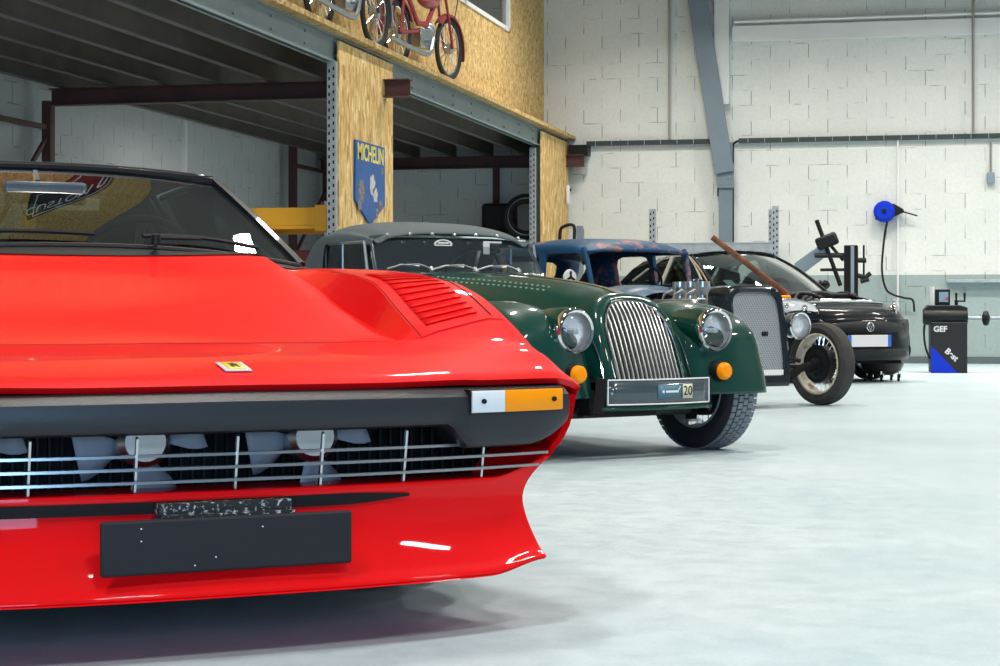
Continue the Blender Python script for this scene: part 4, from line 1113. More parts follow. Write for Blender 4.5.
mb = MB(); mb.bb((.20,p1[1]-.006,p1[2]-.05),(.24,p1[1]-.002,p1[2]+.01)); mb.bb((.20,p1[1]-.006,p1[2]+.01),(.32,p1[1]-.002,p1[2]+.02)); mb.build('screen_sticker', M_plate_w, G)
# canvas hood
def hs(y, zc_, w, zs_, ze, n=8):
    pts = [(0,zc_),(w*.45,zc_-.006),(w*.78,zc_-.028),(w*.93,zc_-.06),(w,zs_),(w*1.02,ze)]
    return [(a,y,b) for a,b in cat(pts,4)]
rws = [hs(1.555,1.088,.500,1.045,1.020), hs(1.60,1.118,.515,1.060,1.02), hs(1.75,1.150,.535,1.075,1.03), hs(1.86,1.158,.545,1.075,1.03), hs(1.94,1.15,.55,1.065,1.02), hs(1.98,1.14,.55,1.055,.85), hs(2.08,1.10,.55,1.01,.80), hs(2.20,.98,.54,.90,.78), hs(2.26,.84,.52,.80,.77)]
rc = [[ rws2 for rws2 in r_] for r_ in rws]
cols = list(zip(*rws)); cols = [cat(list(c), 3) for c in cols]; rws = list(zip(*cols))
MB().grid(rws).mirror().build('canvas_hood', M_canvas, G, smooth=60, solid=.006)
mb = MB()
for i in range(7): x = -.42+.14*i; mb.ell((x, 1.545, 1.084-.02*(abs(x)/.5)**4), (.011,.011,.010), 8, 6)
q = mb.build('hood_studs', M_alu, G); q['kind'] = 'stuff'
for sg in (1,-1):
    sd = empty('sidescreen', (sg*.545, 1.5, .80), parent=G)
    mb = MB(); mb.tube([(0,.03,.04),(0,.07,.235),(0,.45,.235),(0,.45,.0),(0,.05,.0)], .009, 6, closed=True); mb.tube([(0,.28,.235),(0,.28,.0)],.006,6); mb.build('frame', M_steel, sd)
    MB().add([(0,.03,.04),(0,.07,.235),(0,.45,.235),(0,.45,.0),(0,.05,.0)],[(0,1,2,3,4)]).build('pane', M_sideglass, sd, smooth=0)
    MB().bb((sg*.548,1.56,.36),(sg*.572,2.15,.80)).build('door', M_green, G, bevel=.01)
# interior
for sg in (1,-1):
    s_ = empty('seat', (sg*.24,2.05,.35), parent=G)
    MB().bb((-.2,-.25,0),(.2,.2,.14)).build('cushion', M_leather, s_, bevel=.04)
    MB().box((0,.22,.32),(.38,.11,.50), Matrix.Rotation(R(-12),3,'X')).build('backrest', mat('dark_brown_leather', (.07,.03,.02), .5), s_, bevel=.04)
sw = empty('steering_wheel', (.24,1.72,.84), parent=G); sw.rotation_euler = (R(22),0,0)
MB().torus((0,0,0),(0,1,0),.19,.010).build('rim', M_leather, sw); mb = MB()
for a in (90,210,330): mb.bar((0,0,0),(math.cos(R(a))*.185,0,math.sin(R(a))*.185),.005,.02)
mb.build('spokes', M_alu, sw)
MB().bb((-.48,1.54,.66),(.48,1.60,.86)).build('dashboard', M_leather, G, bevel=.01)
MB().lathe([(0,.0),(.27,.0),(.31,.05),(.31,.12),(.25,.16),(0,.16)],(0,3.30,.62),(0,1,.5),32).build('spare_wheel', M_rubber, G)
# round white mirror sticker seen through right of screen: wing mirror
# ------------------------------------------------------------------ blue hot rod
H_ = empty('hot_rod', (-1.2836, 13.6582, 0), R(46.9), 'worn blue chopped hot rod saloon with exposed engine and upright mesh radiator shell', 'car')
# radiator shell: outline widening to the top, rounded
def sh_out(w, h0, h1, rr):
    pts = [(w*.80,h0),(w*.92,h0+.10),(w*.98,h0+.3),(w,h1-.16),(w*.97,h1-.07),(w*.82,h1-.02),(w*.5,h1-.002),(0,h1)]
    r_ = cat(pts,4); return r_+[(-a,b) for a,b in reversed(r_[:-1])]
o1 = sh_out(.215,.225,.815,0); o2 = sh_out(.262,.155,.860,0)
mb = MB()
n_ = len(o1)
def lean(y, z): return y-.10+(z-.15)*.2
rws = [[(x,lean(.02,z),z) for x,z in o1],[(x,lean(-.005,z),z) for x,z in o1],[( (x*.5+X*.5),lean(-.015,z*.5+Z*.5),z*.5+Z*.5) for (x,z),(X,Z) in zip(o1,o2)],[(X,lean(.0,Z),Z) for X,Z in o2],[(X*1.02,lean(.06,Z),Z*1.004) for X,Z in o2],[(X,lean(.20,Z),Z) for X,Z in o2],[(X*.95,lean(.21,Z),Z*.99) for X,Z in o2]]
mb.grid(rws, cu=True).build('radiator_shell', mat('dark_shell_paint', (.006,.012,.018), .25, coat=.5, spec=.2), H_, smooth=50)
def mesh_mat():
    m = bpy.data.materials.new('wire_mesh'); m.use_nodes = True; nt = m.node_tree; b = nt.nodes['Principled BSDF']
    tc_ = N(nt,'ShaderNodeTexCoord'); sp = N(nt,'ShaderNodeSeparateXYZ'); nt.links.new(tc_.outputs['Object'], sp.inputs[0])
    outs = []
    for sg in (1,-1):
        a = N(nt,'ShaderNodeMath',operation='MULTIPLY_ADD'); a.inputs[1].default_value = sg*1.7; nt.links.new(sp.outputs[0],a.inputs[0]); nt.links.new(sp.outputs[2],a.inputs[2])
        b_ = N(nt,'ShaderNodeMath',operation='MULTIPLY'); b_.inputs[1].default_value = 38; nt.links.new(a.outputs[0],b_.inputs[0])
        c = N(nt,'ShaderNodeMath',operation='PINGPONG'); c.inputs[1].default_value = .5; nt.links.new(b_.outputs[0],c.inputs[0]); outs.append(c)
    mn = N(nt,'ShaderNodeMath',operation='MINIMUM'); nt.links.new(outs[0].outputs[0],mn.inputs[0]); nt.links.new(outs[1].outputs[0],mn.inputs[1])
    c = ramp(nt, mn.outputs[0], [(.10,(.50,.54,.58)),(.22,(.12,.14,.16))])
    nt.links.new(c, b.inputs['Base Color']); b.inputs['Roughness'].default_value = .4; b.inputs['Metallic'].default_value = .5
    return m
MB().add([(x,lean(.016,z),z) for x,z in o1],[tuple(range(len(o1)))]).build('mesh_insert', mesh_mat(), H_, smooth=0)
MB().bb((-.17,-.085,.232),(.17,-.07,.27)).build('lower_strip', M_white, H_)
MB().box((.06,-.015,.52),(.05,.01,.03)).build('badge', M_black, H_)
MB().bb((-.20,.05,.16),(.20,.18,.80)).build('radiator', M_black, H_)
mb = MB(); mb.bb((-.30,.10,.28),(-.25,3.3,.38)); mb.bb((.25,.10,.28),(.30,3.3,.38)); mb.bb((-.3,.2,.28),(.3,.26,.36)); mb.build('chassis', M_matte, H_)
MB().tube(cat([(-.66,.09,.30),(-.5,.09,.27),(-.35,.09,.20),(0,.09,.19),(.35,.09,.20),(.5,.09,.27),(.66,.09,.30)],4), .028, 10).build('front_axle', M_matte, H_)
mb = MB(); mb.tube([(.27,.9,.32),(.45,.5,.30),(.60,.12,.27)],.018,8); mb.tube([(.30,.25,.38),(.52,.12,.32)],.016,8); mb.tube([(-.27,.9,.32),(-.60,.12,.27)],.018,8); mb.build('radius_arms', M_black, H_)
for sg in (1,-1):
    p = wheel(H_, sg*.70, .09, .298, .125, .222, 'wire', sg, m_tyre=M_tyred, m_rim=mixmat('rusty_cream_rim', (.62,.55,.43), (.30,.14,.07), 14, .52, .64, .6))
    MB().lathe([(.0,-.06*sg),(.10,-.055*sg),(.135,-.03*sg),(.14,.01*sg),(0,.02*sg)],(0,0,0),(1,0,0),30).build('brake_drum', M_black, p)
    mb = MB(); 
    for k in range(8): a = 2*math.pi*k/8; mb.cyl((-.065*sg, math.cos(a)*.075, math.sin(a)*.075), (-.052*sg, math.cos(a)*.075, math.sin(a)*.075), .010, n=8)
    mb.lathe([(.0,-.12*sg),(.035,-.11*sg),(.045,-.06*sg)],(0,0,0),(1,0,0),16)
    q = mb.build('wheel_bolts', M_matte, p); q['kind'] = 'stuff'
    wheel(H_, sg*.66, 2.70, .34, .20, .21, 'star', sg)
    l = empty('headlamp', (sg*.385,-.02,.575), parent=H_)
    MB().lathe([(0,.17),(.05,.155),(.085,.10),(.096,.03),(.098,.0)],(0,0,0),(0,1,0),30).build('bucket', mat('blue_grey_bucket', (.05,.10,.14), .3, coat=1), l)
    MB().lathe([(.084,-.012),(.094,-.016),(.101,-.006),(.100,.012)],(0,0,0),(0,1,0),30).build('chrome_rim', M_chrome, l)
    MB().lathe([(0,.05),(.05,.035),(.085,-.004)],(0,0,0),(0,1,0),28).build('reflector', M_refl, l)
    MB().lathe([(.0,-.035),(.05,-.028),(.086,-.010)],(0,0,0),(0,1,0),28).build('lens', M_lensglass, l)
    MB().tube([(0,.06,-.09),(-sg*.06,.12,-.24)],.014,8).build('stalk', M_black, l)
# engine
en = empty('engine', (0,.70,.465), parent=H_)
MB().bb((-.16,-.28,-.12),(.16,.28,.20)).build('engine_block', mat('light_grey_engine', (.42,.43,.42), .45, .3), en, bevel=.03)
mb = MB()
for sg in (1,-1): mb.box((sg*.19,0,.22),(.14,.50,.12), Matrix.Rotation(R(sg*35),3,'Y'))
mb.build('rocker_covers', M_alu, en, bevel=.02)
mb = MB(); mb.bb((-.09,-.16,.20),(.09,.16,.31)); mb.build('intake_manifold', M_alu, en, bevel=.01)
for yy in (-.11,.03,.15):
    c = MB(); c.cyl((0,yy,.31),(0,yy,.37),.045,n=14); c.bb((-.07,yy-.045,.33),(.07,yy+.045,.39)); c.cyl((0,yy,.39),(0,yy,.43),.055,n=18); c.tube([(-.07,yy,.37),(-.12,yy+.03,.34),(-.14,yy+.05,.25)],.010,6); c.tube([(.07,yy,.37),(.11,yy-.03,.36),(.12,yy,.22)],.008,6)
    c.build('carburettor', M_alu, en)
mb = MB()
for sg in (1,-1):
    for k in range(4): mb.tube(cat([(sg*.24,-.2+.13*k,.14),(sg*.33,-.2+.13*k,.14),(sg*.36,-.1+.10*k,.02),(sg*.36,.2,-.08)],4),.020,8)
mb.build('exhaust_headers', M_rust, en)
MB().lathe([(0,-.02),(.075,-.02),(.08,0),(.075,.02),(0,.02)],(0,-.33,.08),(0,1,0),24).build('fan_pulley', M_steel, en)
mb = MB()
for k in range(4): mb.tube(cat([(.07,-.1+.07*k,.33),(.15,-.05+.07*k,.38),(.22,.0+.09*k,.30)],4),.006,5)
q = mb.build('ignition_leads', mat('red_leads', (.35,.04,.03), .5), en)
# body
bw = pch([(1.28,.46),(1.6,.53),(2.2,.57),(2.7,.55),(3.1,.45)])
mb = MB()
# cowl
for sg in (1,):
    a_ = [math.pi/2*k/10 for k in range(11)]
    mb.grid([[ (.40*math.sin(a)**.8, .98, .30+.52*max(0,math.cos(a))**.5) for a in a_],[ (.44*math.sin(a)**.7, 1.16, .30+.56*max(0,math.cos(a))**.42) for a in a_],[ (.47*math.sin(a)**.6, 1.33, .30+.575*max(0,math.cos(a))**.35) for a in a_]])
mb.mirror().build('cowl', M_bluebody, H_, smooth=50, solid=.006)
mb = MB(); mb.bb((-.38,.98,.30),(.38,1.0,.74)); mb.build('firewall', mat('pale_blue_firewall', (.30,.37,.44), .4), H_, bevel=.02)
mb = MB()
for a,b in ((-.2,.62),(-.12,.66),(.1,.58),(.2,.66),(-.26,.5),(.28,.5)): mb.ell((a,.978,b),(.02,.006,.016),10,6)
q = mb.build('oil_stains', M_matte, H_); q['kind'] = 'stuff'
mb = MB()
# lower sides
rws = [[(bw(y)-.01,y,.885),(bw(y)+.01,y,.86),(bw(y)+.035,y,.60),(bw(y)+.02,y,.34),(bw(y)-.02,y,.26)] for y in (1.33,1.5,1.8,2.1,2.3,2.6,2.85,3.0)]
mb.grid(rws).mirror()
rws = [[(x,y,z) for x in (-.5,-.25,0,.25,.5)] for y,z in ((2.88,.90),(3.02,.80),(3.10,.6),(3.08,.4),(3.0,.28))]
mb.grid(rws); mb.build('lower_body', M_blueworn, H_, smooth=50, solid=.01)
# roof
def rfz(x, y):
    return pch([(1.36,1.155),(1.42,1.19),(1.6,1.225),(2.0,1.235),(2.4,1.205),(2.7,1.13)])(y)-.055*(abs(x)/.5)**3.2
def rfw(y): return pch([(1.36,.475),(1.6,.50),(2.2,.515),(2.7,.47)])(y)
rws = []
for y in (1.345,1.36,1.42,1.5,1.6,1.8,2.0,2.2,2.4,2.55,2.70):
    w = rfw(y); r_ = [(w*u, y, rfz(w*u, y)) for u in (0,.15,.3,.45,.6,.72,.82,.9,.96,1)]
    r_ += [(w+.012, y, r_[-1][2]-.02),(w+.015,y,1.115 if y < 2.6 else 1.09)]
    if y == 1.345: r_ = [(p[0],p[1]+.0,min(p[2],1.145)-.01) for p in r_]
    rws.append(r_)
mb = MB().grid(rws).mirror(); mb.build('roof', M_blueworn, H_, smooth=50, solid=.014)
# header above the screen
MB().grid([[(x,1.345,1.155-.03*(abs(x)/.5)**3),(x,1.34,1.128-.015*(abs(x)/.5)**3)] for x in [-.48+.08*i for i in range(13)]]).build('screen_header', M_blueworn, H_, solid=.02)
def pillar(pts, w, d): 
    m_ = MB()
    for a,b in zip(pts[:-1], pts[1:]): m_.bar(a,b,w,d,(1,0,0))
    return m_
for sg in (1,-1):
    MB().tube([(sg*.468,1.30,.86),(sg*.475,1.335,1.0),(sg*.482,1.36,1.10),(sg*.478,1.39,1.15)],.020,8).build('screen_pillar', M_blueworn, H_)
    m_ = MB()
    m_.bar((sg*.555,1.835,.87),(sg*.520,1.845,1.13),.03,.06,(0,1,0))
    m_.build('door_pillar', M_blueworn, H_)
    # rear quarter with rounded window
    def q_(y, z): t_ = (z-.87)/(1.13-.87); return (sg*((bw(y))*(1-t_)+(rfw(min(y,2.7))+.012)*t_), y, z)
    inner = [(1.88,.90),(1.88,1.06),(1.91,1.105),(1.97,1.115),(2.10,1.115),(2.22,1.115),(2.29,1.095),(2.31,1.05),(2.31,.96),(2.31,.91),(2.28,.885),(2.1,.88),(1.95,.88),(1.90,.885)]
    outer = [(1.86,.87),(1.86,1.08),(1.87,1.125),(1.97,1.135),(2.10,1.135),(2.3,1.135),(2.5,1.135),(2.62,1.10),(2.72,1.0),(2.85,.88),(2.6,.87),(2.2,.865),(1.95,.865),(1.87,.865)]
    MB().grid([[q_(*p) for p in inner],[q_(*p) for p in outer]], cu=True).build('rear_quarter', M_blueworn, H_, solid=.014)
    MB().tube([q_(1.38,1.10), q_(1.45,1.12), q_(1.8,1.125)],.010,6).build('door_frame', M_blueworn, H_)
# back panel with window
ri = [(-.26,.92),(-.28,.98),(-.26,1.05),(-.2,1.08),(0,1.085),(.2,1.08),(.26,1.05),(.28,.98),(.26,.92),(0,.905)]
ro = [(-.50,.86),(-.50,1.0),(-.47,1.10),(-.3,1.135),(0,1.14),(.3,1.135),(.47,1.10),(.50,1.0),(.50,.86),(0,.85)]
def bk(p): return (p[0], 2.88-(p[1]-.86)*.62, p[1])
MB().grid([[bk(p) for p in ri],[bk(p) for p in ro]], cu=True).build('back_panel', M_blueworn, H_, solid=.014)
mb = MB(); mb.bb((-.50,1.35,.28),(.50,2.9,.30)); mb.bb((-.46,1.9,.3),(.46,2.1,.80)); mb.build('cabin_floor', M_rust, H_)
MB().grid([[(x,y,rfz(x,y)-.03) for x in (-.45,-.3,0,.3,.45)] for y in (1.4,1.7,2.1,2.5)]).build('headlining', M_matte, H_, solid=.004)
MB().torus((.24,1.58,.86),(0,1,.35),.17,.009).build('steering_wheel', M_black, H_)
# round spotted disc seen on its cowl, near side
dm = empty('door_mirror', (-.60,1.40,.93), parent=H_)
MB().lathe([(0,-.012),(.055,-.010),(.060,.0),(.055,.010),(0,.012)],(0,0,0),(0,1,0),28).build('white_disc', M_plate_w, dm)
m_ = MB()
for k in range(3):
    a = R(90+120*k); m_.bar((0,-.0135,0),(math.cos(a)*.045,-.0135,math.sin(a)*.045),.003,.018,(1,0,0))
m_.build('dark_spokes', M_black, dm)
MB().tube([(0,0,-.06),(.07,0,-.10)],.006,6).build('stalk', M_black, dm)
# ------------------------------------------------------------------ black coupe
K = empty('coupe', (-.7177, 18.6095, 0), R(42.9), 'small black coupe with oval headlamps and no bonnet, white number plate on its nose', 'car')
top_z = pch([(0,.60),(.03,.655),(.10,.70),(.25,.735),(.6,.80),(1.0,.855),(1.25,.885),(1.4,.90),(2.6,.93),(3.2,.92),(3.6,.86),(3.75,.80)])
def ksweep(x, y): return .34*(abs(x)/.80)**2.6*(1-sm(.0,1.0,y))
kw = pch([(0,.72),(.3,.79),(.7,.82),(2,.83),(3.2,.82),(3.75,.72)])
KA = (.78, 3.02)
def kzb(y):
    b = pch([(0,.22),(.5,.17),(3.3,.18),(3.75,.28)])(y)
    for c in KA:
        if abs(y-c) < .35: b = max(b, .30+math.sqrt(.35**2-(y-c)**2))
    return b
ys = [0,.02,.05,.1,.16]+[.22+.06*i for i in range(59)]
for c in KA: ys += [c-.35*math.cos(math.pi*k/12) for k in range(13)]+[c-.3503,c+.3503]
ys = sorted(set(round(q,4) for q in ys if q <= 3.75))
KX = [0,.12,.24,.36,.46,.56,.66,.74,.80,.86,.92,.97,1.0]
rows = []
for q in ys:
    w = kw(q); r_ = []
    for u in KX:
        x = u*w*.97
        dz = .02*u**2+.10*max(0,u-.8)**1.5*3
        r_.append((x, q+ksweep(x,q), top_z(q)-dz))
    zs = r_[-1][2]; zb = min(kzb(q), zs-.03)
    for t_ in (.08,.2,.35,.5,.65,.8,.92,1):
        z = zs+(zb-zs)*t_; x = w*(.97+.05*math.sin(math.pi*min(1,t_*1.05)))
        r_.append((x, q+ksweep(w*.97,q), z))
    rows.append(r_)
def ksk(i, j):
    y = ys[i]
    if 1.42 < y < 2.95 and KX[min(j, len(KX)-1)] < .80 and j < len(KX)-1: return True
    if .30 < y < .98 and j < 7: return True
    return False
kb = MB().grid(rows, ksk).mirror()
e = rows[-1]
for sg in (1,-1): kb.grid([[(sg*x,y,z) for x,y,z in e],[(sg*x*.95,y+.02,.35) for x,y,z in e]])
kb.build('body', M_blkgloss, K, smooth=50)
# front fascia across the nose
rws = []
for i in range(25):
    x = .76*i/24; s0 = ksweep(x, 0)
    rws.append([(x,s0+.02,.625-.04*(x/.76)**3),(x,s0-.015,.60),(x,s0-.03,.54),(x,s0-.025,.47),(x,s0-.035,.45),(x,s0-.045,.36),(x,s0-.05,.26),(x,s0-.03,.215),(x,s0+.10,.20)])
MB().grid(rws).mirror().build('front_bumper', M_blkgloss, K, smooth=50)
def kgrid(x0,x1,z0f,z1f,dy,n=24): return [[(x0+(x1-x0)*i/n, ksweep(x0+(x1-x0)*i/n,0)+dy, z) for z in (z0f(x0+(x1-x0)*i/n), z1f(x0+(x1-x0)*i/n))] for i in range(n+1)]
M_mesh = mat('black_grille_mesh', (.014,.016,.018), .5, spec=.3, bump=1, bscale=160)
MB().grid(kgrid(-.50,.50,lambda x:.465+.05*(abs(x)/.5)**3,lambda x:.585-.05*(abs(x)/.5)**3,-.036)).build('upper_grille', M_mesh, K, solid=.01)
MB().grid(kgrid(-.55,.55,lambda x:.245,lambda x:.325-.02*(abs(x)/.5)**3,-.058)).build('lower_grille', M_mesh, K, solid=.01)
lg = empty('round_emblem', (.0,-.048,.53), parent=K)
MB().torus((0,0,0),(0,1,0),.040,.006,28,8).build('ring', M_chrome, lg)
mb = MB(); mb.bar((-.028,-.001,.026),(-.002,-.001,-.03),.004,.010,(1,0,0)); mb.bar((.028,-.001,.026),(.002,-.001,-.03),.004,.010,(1,0,0)); mb.bar((-.012,-.001,.028),(.012,-.001,.0),.004,.008,(1,0,0)); mb.build('inner_mark', M_chrome, lg)
MB().cyl((0,.004,0),(0,.002,0),.04,n=24).build('backing', M_black, lg)
np_ = empty('number_plate', (-.045,-.085,.40), parent=K)
MB().bb((-.26,-.008,-.055),(.26,.0,.055)).build('plate', M_plate_w, np_, bevel=.004)
for sg in (1,-1): MB().bb((sg*.222,-.010,-.055),(sg*.26,-.008,.055)).build('blue_band', mat('eu_blue', (.02,.14,.62), .4), np_)
for sg in (1,-1):
    hl = empty('headlamp', (sg*.585, ksweep(.585,.15)+.08, .705), parent=K)
    mb = MB()
    out_ = [(math.cos(t_)*.165*(1+.25*math.cos(t_)), math.sin(t_)*.080) for t_ in [2*math.pi*k/28 for k in range(28)]]
    def hp(a,b,d): return (sg*a*.9, d+abs(a+.16)*.85*(1 if True else 0)-.10+b*.35, b+a*.18)
    mb.grid([[hp(a*1.05,b*1.08,.01) for a,b in out_],[hp(a,b,-.02) for a,b in out_]], cu=True); mb.build('bezel', M_chrome, hl, solid=.004)
    MB().add([hp(a,b,.0) for a,b in out_],[tuple(range(28))]).build('reflector', M_refl, hl)
    m_ = MB(); m_.ell(hp(-.05,0,.03),(.045,.03,.045),16,10); m_.ell(hp(.09,0,.03),(.035,.03,.035),16,10); m_.build('bulb_housing', M_chrome, hl)
    MB().grid([[hp(a*s_,b*s_,-.035*(1-s_*s_)-.016) for a,b in out_] for s_ in (1,.8,.5,.2,.02)], cu=True).build('lens', M_lensglass, hl, smooth=80)
    MB().lathe([(.0,-.01),(.05,-.01),(.056,.0),(.05,.01)],(sg*.66,ksweep(.66,0)-.035,.30),(sg*.5,-1,0),20).build('fog_lamp', M_black, K)
    for yy in KA: wheel(K, sg*.71, yy, .305, .18, .20, 'star', sg)
# exposed engine bay
eb = MB(); eb.bb((-.60,.35,.40),(.60,1.3,.62)); eb.build('engine_bay', M_matte, K)
r8 = random.Random(11)
mb = MB()
for k in range(14):
    x0 = -.5+r8.random()*.9; y0 = .45+r8.random()*.6
    mb.tube(cat([(x0,y0,.74+r8.random()*.05),(x0+.1+r8.random()*.1,y0+.05,.80+r8.random()*.06),(x0+.25,y0-.1+.2*r8.random(),.78+r8.random()*.06),(x0+.32,y0,.70)],4),.012+.008*r8.random(),6)
mb.build('hoses', M_black, K)
mb = MB(); mb.bb((-.15,.5,.6),(.25,.85,.80)); mb.bb((-.5,.4,.6),(-.28,.65,.76)); mb.bb((.38,.5,.6),(.52,.8,.79)); mb.build('engine_cover', M_alu, K, bevel=.02)
mb = MB(); mb.tube([(-.50,.36,.755),(-.2,.31,.765),(.2,.31,.765),(.50,.36,.755)],.014,8); mb.build('front_rail', M_steel, K)
MB().bb((-.62,.50,.755),(-.50,.60,.83)).build('orange_cap', M_amber, K, bevel=.015)
mb = MB(); mb.bb((-.7,.95,.80),(.7,1.28,.86)); mb.build('scuttle_panel', M_black, K, bevel=.02)
# greenhouse
def kg(u, v_):
    a = abs(u); b = (u*.70,1.22+.22*a**2.2,.875-.0*a); h_ = (u*.54,1.95+.10*a**2.4,1.275-.045*a**2.4)
    return tuple(p+(q-p)*v_ for p,q in zip(b[:2],h_[:2]))+(b[2]+(h_[2]-b[2])*v_+.03*math.sin(math.pi*v_),)
MB().grid([[kg(-1+i/10,j/8) for i in range(21)] for j in range(9)]).build('windscreen', M_greenglass, K)
mb = MB()
for j in range(12):
    t_ = j/11; y = 1.95+1.15*t_
    mb2 = None
rws = []
for j in range(12):
    t_ = j/11
    rws.append([(u*(.54-.03*t_), 1.95+.10*abs(u)**2.4*(1-t_)+1.0*t_, 1.278+.03*math.sin(math.pi*min(1,t_+.15))-.085*t_-.045*abs(u)**2.4) for u in [-1+i/8 for i in range(17)]])
MB().grid(rws).build('roof', M_blkgloss, K, solid=.02)
for sg in (1,-1):
    MB().tube([kg(sg*1.0,j/8) for j in range(9)],.020,8).build('screen_pillar', M_blkgloss, K)
    MB().tube([kg(sg*1.04,j/8) for j in range(9)],.008,6).build('gold_trim', mat('tan_trim', (.35,.27,.17), .4), K)
    low = [(sg*.745, y, .90) for y in (1.55,1.9,2.3,2.7,3.1)]
    up = [(sg*a, y, z) for a,y,z in ((.72,1.60,.92),(.565,2.05,1.215),(.55,2.35,1.245),(.535,2.6,1.22),(.60,3.05,1.0))]
    MB().grid([low, up]).build('side_window', M_sideglass, K)
    m_ = MB(); m_.tube(cat(up,4),.013,6); m_.bar((sg*.74,2.35,.9),(sg*.55,2.38,1.24),.03,.05,(0,1,0)); m_.tube(low,.012,6); m_.build('window_frame', mat('cream_window_trim', (.45,.44,.38), .4), K)
    m_ = MB(); m_.grid([[(sg*.53,2.62,1.225),(sg*.56,2.85,1.15),(sg*.64,3.15,.97)],[(sg*.52,2.95,1.20),(sg*.56,3.1,1.12),(sg*.62,3.35,.93)]]); m_.build('rear_pillar', M_blkgloss, K, solid=.02)
    mm = empty('door_mirror', (sg*.80,1.62,.93), parent=K)
    MB().ell((0,0,.02),(.09,.05,.055),16,10).build('shell', M_blkgloss, mm); MB().bar((sg*-.10,.02,-.03),(sg*-.02,.01,.0),.03,.04).build('arm', M_blkgloss, mm); MB().ell((0,.045,.02),(.075,.012,.042),14,8).build('mirror_glass', M_chrome, mm)
MB().grid([[(-.48,2.97,1.20),(0,2.98,1.215),(.48,2.97,1.20)],[(-.6,3.40,.93),(0,3.45,.935),(.6,3.40,.93)]]).build('rear_window', M_sideglass, K)
mb = MB(); mb.box((-.43,1.56,.955),(.11,.004,.13), Matrix.Rotation(R(-58),3,'X')); mb.build('screen_stickers', mat('pale_blue_sticker', (.45,.62,.66), .5), K)
for sg in (1,-1):
    s_ = empty('seat', (sg*.33,2.25,.32), parent=K)
    MB().bb((-.22,-.25,0),(.22,.22,.16)).build('cushion', M_leather, s_, bevel=.04)
    MB().box((0,.26,.38),(.42,.13,.56), Matrix.Rotation(R(-15),3,'X')).build('backrest', M_leather, s_, bevel=.04)
    MB().box((0,.34,.72),(.24,.09,.14), Matrix.Rotation(R(-12),3,'X')).build('headrest', M_leather, s_, bevel=.03)
MB().bb((-.68,1.35,.5),(.68,1.65,.86)).build('dashboard', M_leather, K, bevel=.03)
MB().torus((.33,1.78,.86),(0,1,.4),.17,.012).build('steering_wheel', M_leather, K)
MB().bb((-.60,.2,.18),(.60,3.5,.32)).build('underbody', M_matte, K)
# rusty bar leaning on it
tag(MB().tube([(-2.17,18.55,1.385),(-1.47,18.72,.84)],.028,12).build('rusty_bar', M_rust), 'rusty brown metal bar lying slanted over the black coupe nose', 'bar')
# wheeled dolly under its nose
dl = empty('wheeled_drain_pan', (-.60,19.25,0), 0, 'black round pan on small castors under the black coupe nose', 'pan')
MB().lathe([(0,.06),(.11,.06),(.18,.10),(.215,.175),(.205,.175),(.165,.11),(.0,.08)],(0,0,0),(0,0,1),32).build('pan', mat('dark_brown_pan', (.03,.02,.018), .35), dl)
for a in (200, 270, 340, 60, 130):
    c = empty('castor', (math.cos(R(a))*.17, math.sin(R(a))*.17, 0), parent=dl)
    MB().cyl((-.012,0,.035),(.012,0,.035),.034,n=18).build('roller', M_black, c)
    MB().tube([(.018,0,.035),(.018,0,.075),(0,0,.07),(0,0,.115)],.009,6).build('fork', M_chrome, c)
